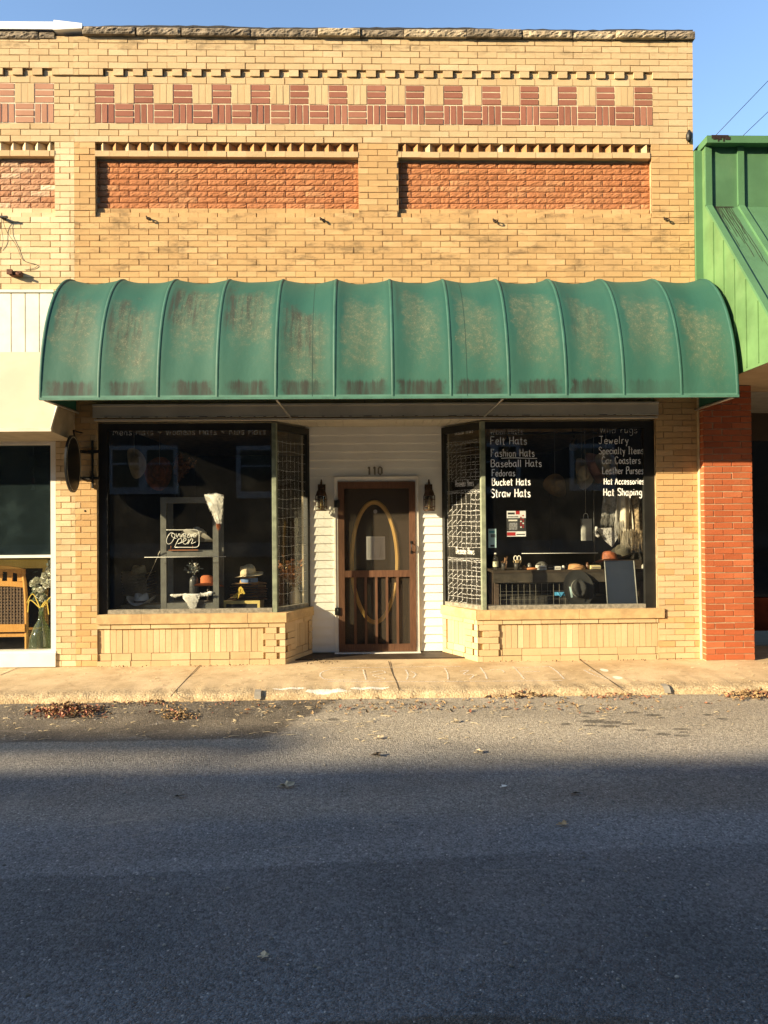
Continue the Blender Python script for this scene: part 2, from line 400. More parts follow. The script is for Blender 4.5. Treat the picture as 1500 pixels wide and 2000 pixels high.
def cut(x0, x1, lo, hi):
    a, b = max(x0, lo), min(x1, hi)
    return (a, b) if b - a > .01 else None
def upper(mb, lo, hi, buff, mid, sides):
    # 0 mortar 1 buff 2 mid 3 red 4 rock 5 pale mortar
    def F(x0, x1, z0, z1, n, nc, mi, **k):
        c = cut(x0, x1, lo, hi)
        if c: field(mb, c[0], c[1], z0, z1, n, nc, mi, **k); backing(mb, c[0], c[1], z0, z1, n)
    F(XL, XR, ZD1, ZBT, .018, 5, 1)
    xq0, xq1 = PX(185, 0, 204), PX(1275, 0, 204); m = (xq1 - xq0) / 29
    xq2 = PX(105.5, 0, 204)
    F(xq2, xq0 + m * .45, ZD0, ZD1, .018, 1, 1, ph=1); F(xq1, XR, ZD0, ZD1, .018, 1, 1, ph=1)
    hz = ZD1 - ZD0
    rows = [xq0 + m * (i + .5) for i in range(29)] + [xq2 - m * (i + .55) for i in range(12)]
    for a in rows:                                            # dentils: a tooth, then a gap
        if lo <= a < hi:
            mb.mi = 1; mb.fbox(a + m * .48, a + m * .98, -.01, .018, ZD0 + .002, ZD1 - .003, .002)
            mb.fbox(a + m * .03, a + m * .47, -.03, -.008, ZD0 + .004, ZD1 - .004, .002)
    for a, b in ((xq0, xq1), (XL, xq2)):
        c = cut(a, b, lo, hi)
        if c: backing(mb, c[0], c[1], ZD0, ZD1, -.012)
    F(XL, XR, ZQ2, ZD0, 0, 1, 1)
    # basket weave
    F(xq2, xq0, ZQ0, ZQ2, 0, 6, 1); F(xq1, XR, ZQ0, ZQ2, 0, 6, 1)
    blocks = [(xq0 + m * i, i % 2 == 0) for i in range(29)] + [(xq2 - m * (i + 1), i % 2 == 0) for i in range(12)]
    for a, red in blocks:
        if not (lo <= a + .05 < hi): continue
        for (z0, z1, horiz, mi) in ((ZQ1, ZQ2, red, 3 if red else 1), (ZQ0, ZQ1, not red, 3)):
            g = .0145 if mi == 3 else .005
            for k in range(3):
                if horiz:
                    h = (z1 - z0) / 3; mb.mi = mi
                    mb.fbox(a + g * .6, a + m - g * .6, -.02, rnd.uniform(-.002, .002), z0 + h * k + g / 2, z0 + h * (k + 1) - g / 2, .001, False)
                else:
                    h = m / 3; mb.mi = mi
                    mb.fbox(a + h * k + g / 2, a + h * (k + 1) - g / 2, -.02, rnd.uniform(-.002, .002), z0 + g * .6, z1 - g * .6, .001, False)
    for a, b in ((xq0, xq1), (XL, xq2)):
        c = cut(a, b, lo, hi)
        if c: backing(mb, c[0], c[1], ZQ0, ZQ2, .003, 5)
    F(XL, XR, ZP1, ZQ0, 0, 3, 1)
    # pilasters between the recessed panels
    F(XA, XB, ZP0, ZP1, 0, 12, mid); F(XC0, XC1, ZP0, ZP1, 0, 12, 2, org=XC0); F(XE, XR, ZP0, ZP1, 0, 12, mid)
    for (a, b, g) in ((XB, XC0, 0), (XC1, XE, 1), (XL, XA, 2)):
        if not cut(a, b, lo, hi): continue
        D = -.062
        field(mb, a, b, ZRB, ZLN - .02, D, 8, 4, rock=.0065, depth=.04, ln=.215, j=.0095, ph=g)
        backing(mb, a, b, ZRB, ZP1, D - .008, 5 if g != 2 else 5)
        field(mb, a, b, ZLN, ZDT + .004, .006, 1, 1, depth=.09, j=.004)
        mb.mi = 0; mb.fbox(a, b, D - .02, -.002, ZLN + .004, ZDT)
        s = .0905 / 2 * math.sqrt(2); k = int((b - a) / .131); st = (b - a) / k
        for i in range(k):                                     # dog-tooth course: bricks set cornerwise
            c = a + st * (i + .62); n0 = -.07 + rnd.uniform(-.004, .004); zt, zb = ZP1 - .006, ZDT + .006
            mb.mi = 1 if rnd.random() < .15 else 6
            q = [(c - s, n0), (c, n0 + s), (c + s, n0), (c, n0 - s)]
            lo_ = [mb.v(FR0(u, n, zb)) for u, n in q]; hi_ = [mb.v(FR0(u, n, zt)) for u, n in q]
            for e in range(4): mb.f((lo_[e], hi_[e], hi_[(e + 1) % 4], lo_[(e + 1) % 4]))
            mb.f(lo_); mb.f(hi_[::-1])
        h = (ZRB - ZP0) / 2
        field(mb, a, b, ZP0 + h, ZRB, D + .016, 1, 2, depth=.05); field(mb, a, b, ZP0, ZP0 + h, D + .04, 1, 2, depth=.05, ph=1)
        backing(mb, a, b, ZP0, ZRB, D + .01)
    # plain brickwork down to the storefront head
    nc = round((ZP0 - ZHD) / .0668)
    F(XL, XR, ZHD, ZP0, 0, nc, mid, ph=1)
def midmat(x, z): return 2
m = MB(); upper(m, XS, XR, 1, 2, 0)
nlow = round((ZHD + .02) / .0668)
field(m, XS, XW0, 0.0, ZHD, 0, nlow, lambda x, z: 2 if rnd.random() < .8 else 1, ph=1); backing(m, XS, XW0, -.1, ZHD, 0, 7)
field(m, XW1, XPR, 0.0, ZHD, 0, nlow, lambda x, z: 1 if z < 1.45 and rnd.random() < .75 else 2, ph=0); backing(m, XW1, XPR, -.1, ZHD, 0, 0)
m.mi = 0; m.box(XW1 + .27, XPR, .2, 9, 0, ZHD)
m.box(XS, XR, .26, 9, ZHD, ZBT - .02)                       # the building's body behind the front
m.build('wall', [TAN, BUFF, BUFFM, REDB, ROCK, MORTL, simple('dog_tooth_brick', (.46, .24, .10), .9, isl=.25, bump=.3), MORT], shop)

m = MB(); upper(m, XL, XS, 1, 2, 0)
field(m, XA, XS, 0.0, ZHD, 0, nlow, lambda x, z: 2 if rnd.random() < .6 else 1, ph=1); backing(m, XA, XS, -.1, ZHD, 0)
m.mi = 0; m.box(XL, XS - .003, .26, 9, ZHD, ZBT - .02); m.box(XA, XS - .003, .19, 9, 0, ZHD - .003)
PREDB = brickmat('faded_red_brick', (.40, .20, .13), (.46, .24, .155), (.52, .30, .20))
PROCK = brickmat('limewashed_rock_brick', (.38, .17, .085), (.52, .29, .17), (.74, .60, .42), speck=.2, bump=.8)
m.build('wall', [TAN, BUFF, PALE, PREDB, PROCK, simple('white_mortar', (.74, .66, .50), .95), PALE, MORT], leftshop)

# coping stones on the parapet
def coping(mb, lo, hi):
    x = lo; mb.mi = 0
    while x < hi - .05:
        ln = min(rnd.uniform(.42, .75), hi - x); e = x + ln - rnd.uniform(.006, .022)
        n1 = .055 + rnd.uniform(-.012, .012); z1 = ZCOPT - .03 - rnd.uniform(0, .012); z0 = ZBT + rnd.uniform(-.006, .004)
        mb.mi = 1 if rnd.random() < .25 else 0
        mb.rock(x, e, -.3, n1, z0, z1, max(4, int(ln / .03)), 5, .015)
        x += ln
m = MB(); coping(m, PX(165, 0, 70), XR + .03)
CST = simple('weathered_coping_stone', (.25, .20, .14), .95, var=.5, scale=11, bump=.8, bscale=45, dirt=((.05, .043, .035), .8))
CST2 = simple('pale_coping_stone', (.44, .35, .23), .95, var=.4, scale=11, bump=.8, bscale=45)
cop = m.build('coping', [CST, CST2], shop)
m = MB(); x = PX(165, 0, 60)
while x < XR + .03:                                          # bitumen sheet laid on top, edge a little wavy
    e = min(x + .08, XR + .035)
    if not m.V: row = None
    n_ = .048 + rnd.uniform(-.008, .008); z = ZCOPT - .008 + .007 * math.sin(x * 2.3) + .004 * math.sin(x * 7) + rnd.uniform(-.002, .002); zb2 = z - .030 + rnd.uniform(-.008, .006)
    new = [m.v(FR0(x, -.36, z)), m.v(FR0(x, n_ - .012, z)), m.v(FR0(x, n_, z - .008)), m.v(FR0(x, n_ - .002, zb2))]
    if row:
        for q in range(3): m.f((row[q], row[q + 1], new[q + 1], new[q]), True)
    row = new; x = e if e > x + .001 else 99
m.build('roof_felt', simple('black_roof_felt', (.035, .033, .032), .85, bump=.5, bscale=30), cop)
m = MB(); xw = PX(165, 0, 60)                                # white metal cap of the left shop
za, zb_ = PZ(48, 0, 60), PZ(61, 0, 60)
xk = PX(110, 0, 55)
m.fbox(XL, xk, -.35, .05, zb_, za); m.fbox(XL, xk, .05, .056, zb_ - .012, zb_ + .03)
a_ = [m.v(FR0(u, n, z)) for (u, z0_, z1_) in ((xk + .001, zb_ - .03, za + .004), (xw, zb_ - .012, za - .03)) for n in (-.36, .075) for z in (z0_, z1_)]
for q in ((2, 6, 7, 3), (0, 2, 3, 1), (4, 5, 7, 6), (3, 7, 5, 1), (0, 4, 6, 2)): m.f([a_[i] for i in q])
m.build('coping', simple('white_metal_cap', (.82, .82, .80), .35, var=.06), leftshop)
m = MB(); coping(m, XL, xk); 
for v in m.V: v.z -= .035; v.y += .02
m.build('coping_stone', CST, leftshop)

# ---------------------------------------------------------------- ground
CEM = [(565, 1343, .17, .03), (640, 1346, .22, .05), (720, 1342, .20, .035), (1180, 1310, .05, .07), (1205, 1323, .05, .07)]
def blobs(k, lst, Z):
    S = k.xyz(); o = None; nn = k.math('MULTIPLY', k.math('SUBTRACT', k.noise(9, 5, .7), .5), 1.8)
    for (px_, py_, sx, sy) in lst:
        gx, gy = G(px_, py_, -.02)
        dx = k.math('DIVIDE', k.math('SUBTRACT', S[0], gx), sx); dy = k.math('DIVIDE', k.math('SUBTRACT', S[1], gy), sy)
        e = k.mr(k.math('ADD', k.math('ADD', k.math('MULTIPLY', dx, dx), k.math('MULTIPLY', dy, dy)), nn), .7, 1.0, 1, 0)
        o = e if o is None else k.math('MAXIMUM', o, e)
    return o
def conc(name, base, dark):
    k = N(name)
    c = k.mix(k.mr(k.noise(1.3, 5, .65), .35, .7), base, dark)
    c = k.mix(k.math('MULTIPLY', k.mr(k.noise(4.5, 6, .75), .52, .66), .45), c, (.30, .21, .11))
    c = k.mix(k.mr(k.noise(14, 4, .6), .5, .75, 0, .35), c, tuple(v * 1.25 for v in base))
    c = k.mix(k.mr(k.noise(160, 2, .6), .5, .7, 0, .45), c, tuple(v * .42 for v in dark))
    y = k.xyz()[1]
    edge = k.mr(y, -.93, -1.12)                                # rough exposed gravel along the kerb
    sp = k.n('TexVoronoi'); sp.inputs['Scale'].default_value = 70; k.l(k.obj, sp.inputs['Vector'])
    gcol = k.ramp(sp.outputs['Color'], (.2, (.16, .11, .06)), (.5, (.38, .28, .155)), (.9, (.60, .49, .31)))
    c = k.mix(k.math('MULTIPLY', edge, .5), c, gcol)
    c = k.mix(blobs(k, CEM, .11), c, (.80, .74, .61))
    h = k.math('ADD', k.math('MULTIPLY', k.noise(120, 3), .5), k.math('MULTIPLY', k.math('MULTIPLY', sp.outputs['Distance'], edge), -1.2))
    return k.fin(c, .95, 0, k.bump(h, .6, .008), .2)
CONC = conc('sidewalk_concrete', (.68, .515, .31), (.46, .33, .18))
_, YK = G(750, 1347, -.03)                                    # kerb edge
YK = -1.22
def sidewalk():
    mb = MB(); xs = [-30, -14, -8]; x = -5.2
    while x < 6: xs.append(x); x += .03
    xs += [8, 14, 30]
    prof = [(.75, .0), (.3, -.002), (.02, -.004), (-.3, -.008), (-.6, -.014), (-.85, -.02), (YK + .16, -.026), (YK + .09, -.029), (YK + .05, -.034), (YK + .02, -.043), (YK, -.06), (YK - .012, -.08), (YK - .018, -.115)]
    nz = {}
    from mathutils import noise as mn
    rows = []
    for x in xs:
        row = []
        for i, (y, z) in enumerate(prof):
            q = mn.fractal(Vector((x * 3, y * 3, .3)), 1, 2, 4) * .004
            if i >= 6: q = mn.fractal(Vector((x * 9, y * 9, 1.3)), .8, 2, 5) * (.012 if i < 11 else .006); y2 = y + mn.fractal(Vector((x * 5, z * 5 + 7, 2.1)), .8, 2, 5) * .016
            else: y2 = y
            row.append(mb.v((x, y2, z + q * (0 if i < 2 else 1))))
        rows.append(row)
    for A, B in zip(rows, rows[1:]):
        for i in range(len(prof) - 1): mb.f((A[i], A[i + 1], B[i + 1], B[i]), True)
    return tag(mb.build('sidewalk', CONC), kind='structure')
sidewalk()

def road_mat():
    k = N('asphalt'); X, Y, Z = k.xyz()
    w1 = k.noise(.9, 4, .6, stretch=(.55, 1, 1)); w2 = k.noise(2.6, 5, .65)
    wob = k.math('MULTIPLY', k.math('SUBTRACT', w1, .5), 1.3)
    base = k.mix(k.mr(k.noise(1.1, 5, .65, stretch=(.35, 1, 1)), .3, .72), (.132, .136, .140), (.178, .178, .176))
    # new coarse overlay nearest the camera
    yy = k.math('ADD', k.math('ADD', Y, k.math('MULTIPLY', X, -.06)), k.math('MULTIPLY', k.math('SUBTRACT', k.noise(3, 3), .5), .10))
    near = k.mr(yy, -4.50, -4.56, 0, 1)
    base = k.mix(near, base, k.mix(k.mr(k.noise(1.2, 4), .3, .7), (.112, .117, .122), (.140, .145, .150)))
    # dust washed toward the kerb
    dust = k.mr(k.math('ADD', Y, wob), -3.5, -2.2)
    base = k.mix(k.math('MULTIPLY', dust, .92), base, (.40, .34, .25))
    band = k.math('MULTIPLY', k.mr(k.math('ADD', Y, k.math('MULTIPLY', wob, .45)), -4.1, -3.85), k.mr(k.math('ADD', Y, wob), -3.2, -3.6))  # separate brownish band across the road
    base = k.mix(k.math('MULTIPLY', band, .55), base, (.21, .185, .148))
    # darker patch left by the kerb
    px = k.math('ADD', k.math('ADD', X, k.math('MULTIPLY', Y, -.45)), k.math('MULTIPLY', k.math('SUBTRACT', w2, .5), .5))
    patch = k.math('MULTIPLY', k.mr(px, .38, .24), k.mr(k.math('ADD', Y, k.math('MULTIPLY', k.math('SUBTRACT', w2, .5), .16)), -2.48, -2.42))
    base = k.mix(k.math('MULTIPLY', patch, .95), base, k.mix(k.mr(w2, .35, .7), (.105, .085, .062), (.20, .165, .118)))
    # oily drips, and wide dark ellipses at the near edge
    spots = None
    for (px_, py_, sx, sy) in DARK_SPOTS:
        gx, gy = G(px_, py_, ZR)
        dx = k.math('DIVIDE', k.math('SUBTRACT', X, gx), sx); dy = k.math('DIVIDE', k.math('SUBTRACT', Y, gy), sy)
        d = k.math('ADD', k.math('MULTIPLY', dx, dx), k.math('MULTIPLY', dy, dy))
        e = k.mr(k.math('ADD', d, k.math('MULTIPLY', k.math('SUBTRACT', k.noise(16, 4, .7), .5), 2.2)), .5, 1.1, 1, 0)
        spots = e if spots is None else k.math('MAXIMUM', spots, e)
    base = k.mix(k.math('MULTIPLY', spots, .75), base, (.075, .066, .052))
    # aggregate
    vo = k.n('TexVoronoi'); vo.inputs['Scale'].default_value = 115; k.l(k.obj, vo.inputs['Vector'])
    agg = k.mr(vo.outputs['Color'], .1, .95, .55, 1.5, False)
    base = k.mix(1.0, base, agg, 'MULTIPLY')
    base = k.mix(1.0, base, k.mr(k.noise(38, 3, .7), .3, .7, .78, 1.25), 'MULTIPLY')
    base = k.mix(1.0, base, k.mr(k.noise(.55, 5, .6, stretch=(.5, 1.6, 1)), .35, .65, .82, 1.15), 'MULTIPLY')
    chip = k.math('MULTIPLY', k.mr(k.n('SeparateColor').outputs[0] if False else vo.outputs['Color'], .90, .95), k.mr(k.noise(9, 2), .3, .55))
    base = k.mix(k.math('MULTIPLY', chip, .8), base, (.50, .47, .43))
    # faint scuffs
    sc1 = k.mr(k.noise(5, 4, .7, stretch=(.22, 3, 1), dist=.5), .66, .74)
    base = k.mix(k.math('MULTIPLY', sc1, .38), base, (.34, .31, .26))
    cr = k.math('ABSOLUTE', k.math('SUBTRACT', k.noise(1.25, 5, .6, dist=.8), .5)); cm = k.math('MULTIPLY', k.math('MULTIPLY', k.mr(cr, .0, .010, 1, 0), k.mr(k.noise(.8, 2), .47, .6)), k.mr(Y, -4.4, -4.0))
    base = k.mix(k.math('MULTIPLY', cm, .65), base, (.32, .29, .24))
    h = k.math('ADD', k.math('MULTIPLY', vo.outputs['Distance'], k.mr(near, 0, 1, -.7, -1.5)), k.math('MULTIPLY', k.noise(45, 3), .8))
    return k.fin(base, k.mr(k.noise(2, 3), .3, .7, .72, .92), 0, k.bump(h, .9, .012), .35)
DARK_SPOTS = [(1150, 1393, .06, .04), (1160, 1409, .11, .06), (1195, 1411, .09, .05), (1190, 1418, .10, .045), (1155, 1417, .06, .03), (1225, 1414, .07, .03), (1235, 1392, .08, .03), (1275, 1397, .08, .04),
       (1295, 1434, .07, .04), (1330, 1424, .09, .03), (1332, 1437, .07, .03), (1105, 1414, .05, .03), (1290, 1402, .05, .02), (1382, 1396, .05, .03), (1410, 1404, .05, .03), (650, 1405, .06, .04), (1140, 1399, .05, .03), (1250, 1426, .06, .03), (1335, 1430, .04, .02), (900, 2010, .62, .07), (690, 2004, .2, .03), (1180, 2000, .2, .02)]  # last three: wide dark ellipses at the near edge
m = MB(); xs = [-60, -20, -8, -4, 0, 4, 8, 20, 60]; ys = [-30, -15.5, -8, -5, -3, -2, YK + .03]
g = [[m.v((x, y, ZR)) for y in ys] for x in xs]
for i in range(len(xs) - 1):
    for j in range(len(ys) - 1): m.f((g[i][j], g[i + 1][j], g[i + 1][j + 1], g[i][j + 1]))
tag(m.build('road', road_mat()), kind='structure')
m = MB(); m.poly([(-600, -600, -.16), (600, -600, -.16), (600, 600, -.16), (-600, 600, -.16)])
tag(m.build('ground', simple('bare_ground', (.16, .13, .09), .95, bump=.4, bscale=4)), kind='structure')

# ---------------------------------------------------------------- storefront of the hat shop
YG, YD = .08, .60                                            # glass line and door wall
GLx, GLb = PX(536, YG), PX(601, YD)                          # left bay: front corner, back corner
GRx, GRb = PX(944, YG), PX(867, YD)
KLx, KLb = PX(557, 0, 1250), PX(611, YD, 1250)
KRx, KRb = PX(933, 0, 1250), PX(863, YD, 1230)
ZS = .5 * (PZ(1199, -.02, 370) + PZ(1191, -.02, 1110))       # sill top
ZSB = ZS - .105
ZSOF = .5 * (PZ(817, 0) + PZ(836, YD))
ZH0, ZH1 = PZ(812), PZ(789)

def bulk(fr, u0, u1, toothed, frame, phase):
    mb = MB(fr)
    zt = ZSB; zc = zt - .052; zb1 = .135; zb0 = .055
    field(mb, u0, u1, zc, zt, .004, 1, 1, j=.005)
    t0, t1 = u0, u1
    if toothed in ('L', 'LR'): t0 = u0 + .24
    if toothed in ('R', 'LR'): t1 = u1 - .24
    if frame: t0 += .09 if toothed != 'L' else 0; t1 -= .09 if toothed != 'R' else 0
    # soldier bricks, set back a little
    n = max(1, round((t1 - t0) / .0672)); s = (t1 - t0) / n
    for i in range(n):
        mb.mi = 2 if rnd.random() < .12 else 1
        mb.fbox(t0 + s * i + .002, t0 + s * (i + 1) - .002, -.04, -.018 + rnd.uniform(-.002, .002), zb1 + .002, zc - .002, .001, False)
    field(mb, t0, t1, zb0, zb1, -.014, 1, 1, j=.005)
    field(mb, u0, u1, -.02, zb0, .002, 1, 1, j=.004)
    def corner(a, b, side):                                   # toothed corner pier
        h = (zc - zb0) / 5
        for k in range(5):
            z0, z1 = zb0 + h * k, zb0 + h * (k + 1)
            tip = .06
            gap = k % 2 == phase
            x0, x1 = a, b
            if side == 'R':
                if gap: mb.mi = 2; mb.fbox(b - tip, b, -.05, .002, z0 + .003, z1 - .003, .001); x1 = b - tip - .035
                else: x1 = b
            else:
                if gap: mb.mi = 2; mb.fbox(a, a + tip, -.05, -.03, z0 + .003, z1 - .003, .001); x0 = a + tip
            field(mb, x0, x1, z0, z1, .001, 1, 1, ph=k % 2, j=.005, org=a + .02, depth=.05)
    if toothed in ('L', 'LR'): corner(u0, u0 + .24, 'L')
    if toothed in ('R', 'LR'): corner(u1 - .24, u1, 'R')
    if frame:
        if toothed != 'L': field(mb, u0, t0, zb0, zc, .001, 5, 1, j=.005)
        if toothed != 'R': field(mb, t1, u1, zb0, zc, .001, 5, 1, j=.005)
    mb.mi = 0; mb.fbox(u0 + .003, u1 - .003, -.15, -.032, -.05, zt)
    return mb
BM = [MORT, BUFF, PALE]
def angled(x0, y0, x1, y1):
    return Frame((x0, y0, 0), (x1 - x0, y1 - y0, 0)), math.hypot(x1 - x0, y1 - y0)
frL, lenL = angled(KLx, 0, KLb, YD); frR, lenR = angled(KRb, YD, KRx, 0)
def join(*mbs):
    M0 = MB()
    for b in mbs:
        o = len(M0.V); M0.V += b.V; M0.F += [tuple(i + o for i in f) for f in b.F]; M0.M += b.M; M0.sm += b.sm
    return M0
join(bulk(FR0, XW0, KLx, 'R', False, 0), bulk(frL, 0, lenL, 'L', True, 1)).build('bulkhead', BM, shop)
join(bulk(FR0, KRx, XW1, 'L', False, 1), bulk(frR, 0, lenR, 'R', True, 0)).build('bulkhead', BM, shop)

SILL = simple('tan_sill_stone', (.58, .395, .19), .85, var=.2, scale=9, bump=.25, bscale=60, isl=.2, dirt=((.30, .19, .09), .5))
def sill(polys):
    mb = MB()
    for pts in polys:
        lo_ = [mb.v((x, y, ZSB + .002)) for x, y in pts]; hi_ = [mb.v((x, y, ZS)) for x, y in pts]
        mb.f(lo_[::-1]); mb.f(hi_); k = len(pts)
        for i in range(k): mb.f((lo_[i], lo_[(i + 1) % k], hi_[(i + 1) % k], hi_[i]))
    return mb
o_ = .022
xs = [XW0 - .004, PX(277, 0, 1210), PX(484, 0, 1210), KLx + .02]
sill([[(a + .002, -o_), (b - .002, -o_), (b - .002, .2), (a + .002, .2)] for a, b in zip(xs[:2], xs[1:3])] +
     [[(xs[2] + .002, -o_), (KLx + .015, -o_), (KLx - .09, .2), (xs[2] + .002, .2)],
      [(KLx + .018, -o_), (KLb + .016, YD - .01), (KLb - .1, YD - .01), (KLx - .085, .2)]]).build('window_sill', SILL, shop)
xr = [KRx - .02, PX(958, 0, 1200), PX(1130, 0, 1200), XW1 + .065]
sill([[(a + .002, -o_), (b - .002, -o_), (b - .002, .2), (a + .002, .2)] for a, b in zip(xr[1:3], xr[2:4])] +
     [[(KRx - .015, -o_), (xr[1] - .002, -o_), (xr[1] - .002, .2), (KRx + .09, .2)],
      [(KRb - .016, YD - .01), (KRx - .018, -o_), (KRx + .085, .2), (KRb + .1, YD - .01)]]).build('window_sill', SILL, shop)

# display windows: frame with pane and lettering as sub-parts
ZG0, ZG1 = ZS + .05, PZ(831, YG)
def wframe(mb, fr, a, b, l, r, z0, z1, bot, top, n0=-.03, n1=.03):
    mb.mi = 0; mb.fbox(a, a + l, n0, n1, z0, z1)
    mb.fbox(b - r, b, n0, n1, z0, z1)
    mb.mi = 1; mb.fbox(a + l, b - r, n0, n1 + .006, z0, z0 + bot)
    mb.mi = 0; mb.fbox(a + l, b - r, n0, n1, z1 - top, z1)
WL = Frame((XW0, YG, 0), (1, 0, 0)); wl = GLx - XW0
WR = Frame((GRx, YG, 0), (1, 0, 0)); wr = XW1 - GRx
AL, al = angled(GLx, YG, GLb, YD); AR, ar = angled(GRb, YD, GRx, YG)
ZFT = ZSOF - .02
SILVER = simple('weathered_grey_wood', (.26, .235, .18), .8, var=.4, scale=22, bump=.4, bscale=60)
def window(fr, ln, l, r, glass):
    mb = MB(fr); wframe(mb, fr, 0, ln, l, r, ZS, ZFT, .045, PZ(820, YG) - PZ(832, YG) + .01)
    f = mb.build('display_window', [BLACKP, SILVER], shop)
    g = MB(fr); g.fbox(l - .004, ln - r + .004, -.003, .003, ZS + .04, ZFT - .05)
    g.build('pane', glass, f)
    return f
winL = window(WL, wl, .10, .03, GLASS)
winR = window(WR, wr, .03, .12, GLASS)
sideL = window(AL, al, .02, .045, GLASSD)
sideR = window(AR, ar, .045, .02, GLASSD)
for (x, y) in ((GLx + .004, YG - .012), (GRx - .004, YG - .012)):
    m = MB(); m.lathe([(.034, ZS), (.034, ZFT)], (x, y, 0), 8, fn=None)
    m.box(x - .022, x + .022, y - .036, y - .03, ZS, ZFT)
    m.build('corner_post', SAGE, shop)
for xq in (XW0 - .02, XW1 + .001):                            # narrow pale stop beside the black frame
    m = MB(); m.box(xq, xq + .019, .03, .16, ZS, ZH0); m.build('window_stop', simple('tan_trim_paint', (.42, .34, .22), .7, var=.25), shop)
# header board and porch soffit
m = MB(); m.box(XW0 - .03, XW1 + .02, -.03, .03, ZH0 + .002, ZH1); m.box(XW0 - .03, XW1 + .02, -.045, -.031, ZH1 - .015, ZH1 + .004)
m.build('fascia_board', GREYB, shop)
m = MB(); x = XW0 - .02
while x < XW1:
    e = min(x + .1, XW1 + .02); m.box(x, e - .006, -.02, YD + .05, ZSOF, ZSOF + .02); m.box(e - .006, e, -.02, YD + .05, ZSOF + .006, ZSOF + .02); x = e
m.box(XW0 - .03, XW1 + .02, -.032, -.021, ZH0 - .012, ZH0 + .001)
m.mi = 1; x = XW0 + .1
while x < XW1 - .1:
    m.box(x, x + rnd.choice((.02, .03, .09)), -.034, -.0322, ZH0 - .009, ZH0 - .003); x += rnd.uniform(.09, .2)
m.build('soffit', [GREYB, BLACKP], shop)

# door wall: clapboards round the door
DX0, DX1 = PX(653, YD, 1100), PX(819.5, YD, 1100); DZ1 = PZ(931, YD)
def clap(mb, x0, x1, z0, z1):
    e = .098; z = .02
    while z < z1:
        a, b = max(z, z0), min(z + e, z1)
        if b - a > .01:
            w = rnd.uniform(-.0012, .0012)
            pts = [(x0, YD - .018 + w, a), (x1, YD - .018 - w, a), (x1, YD - .003, b), (x0, YD - .003, b)]
            mb.poly(pts); mb.poly([(x0, YD, a), (x1, YD, a), (x1, YD - .018 - w, a), (x0, YD - .018 + w, a)])
        z += e
m = MB(); sxa, sxb = GLb - .01, GRb + .01
clap(m, sxa, DX0, 0.02, DZ1); clap(m, DX1, sxb, 0.02, DZ1); clap(m, sxa, sxb, DZ1, ZSOF)
m.box(sxa, DX0, YD, YD + .08, 0, ZSOF); m.box(DX1, sxb, YD, YD + .08, 0, ZSOF); m.box(DX0 + .001, DX1 - .001, YD + .0005, YD + .08, DZ1, ZSOF)
for x in (sxa - .012, sxb - .014): m.box(x, x + .026, YD - .03, YD - .001, ZS if False else .02, ZSOF)
m.build('siding', VINYL, shop)
m = MB(); cw = .045
m.box(DX0, DX0 + cw, YD - .035, YD + .10, .0, DZ1); m.box(DX1 - cw, DX1, YD - .035, YD + .10, .0, DZ1); m.box(DX0 + cw, DX1 - cw, YD - .035, YD + .10, DZ1 - .055, DZ1)
m.box(DX0 + .012, DX0 + .02, YD - .045, YD - .035, 0, DZ1); m.box(DX1 - .02, DX1 - .012, YD - .045, YD - .035, 0, DZ1); m.box(DX0, DX1, YD - .045, YD - .0355, DZ1 - .012, DZ1)
m.box(DX0, DX1, YD - .10, YD + .12, -.01, .018)
m.build('door_frame', WHITEP, shop)
SX0, SX1 = DX0 + cw + .004, DX1 - cw - .004; SZ1 = DZ1 - .06; SZ0 = .026
y0, y1 = YD - .05, YD - .018; st = .072
zm1, zm0 = PZ(1114, YD - .05), PZ(1127, YD - .05)
m = MB()
m.box(SX0, SX0 + st, y0, y1, SZ0, SZ1); m.box(SX1 - st, SX1, y0, y1, SZ0, SZ1)
m.box(SX0 + st, SX1 - st, y0 + .002, y1, SZ1 - .08, SZ1); m.box(SX0 + st, SX1 - st, y0 + .002, y1, SZ0, SZ0 + .085); m.box(SX0 + st, SX1 - st, y0 + .002, y1, zm0, zm1)
door = m.build('screen_door', DOORW, shop)
for i in range(5):
    xx = PX(694 + 20.7 * i, YD - .05, 1190)
    m = MB(); m.box(xx - .014, xx + .014, y0 + .006, y1 - .004, SZ0 + .085, zm0); m.build('spindle', DOORW, door)
k = N('insect_screen')
tr = k.n('BsdfTransparent'); df = k.n('BsdfDiffuse'); k.inp(df, 0, (.12, .10, .075))
mx = k.n('MixShader'); mx.inputs[0].default_value = .20
k.l(tr.outputs[0], mx.inputs[1]); k.l(df.outputs[0], mx.inputs[2]); k.l(mx.outputs[0], k.out.inputs[0])
m = MB(); m.box(SX0 + st - .01, SX1 - st + .01, y1 - .004, y1 - .001, SZ0 + .02, SZ1 - .02); m.build('screen', k.m, door)
m = MB(); hx = PX(803.5, y0, 1068); hz0, hz1 = PZ(1078, y0, 803), PZ(1060, y0, 803)
m.tube([(hx, y0 - .004, hz0), (hx, y0 - .035, hz0 + .02), (hx, y0 - .035, hz1 - .02), (hx, y0 - .004, hz1)], .006)
m.box(hx - .012, hx + .012, y0 - .006, y0 - .0005, hz0 - .02, hz0 + .012); m.box(hx - .012, hx + .012, y0 - .006, y0 - .0005, hz1 - .012, hz1 + .02)
m.build('handle', BLACKP, door)
for (ya, yb) in ((977, 991), (1187, 1201)):
    m = MB(); za, zb = PZ(yb, y0, 660), PZ(ya, y0, 660)
    m.box(SX0 - .045, SX0 + .02, y0 - .012, y0 - .0008, za, zb); m.tube([(SX0 - .006, y0 - .014, za - .004), (SX0 - .006, y0 - .014, zb + .004)], .008)
    m.build('hinge', BLACKP, door)
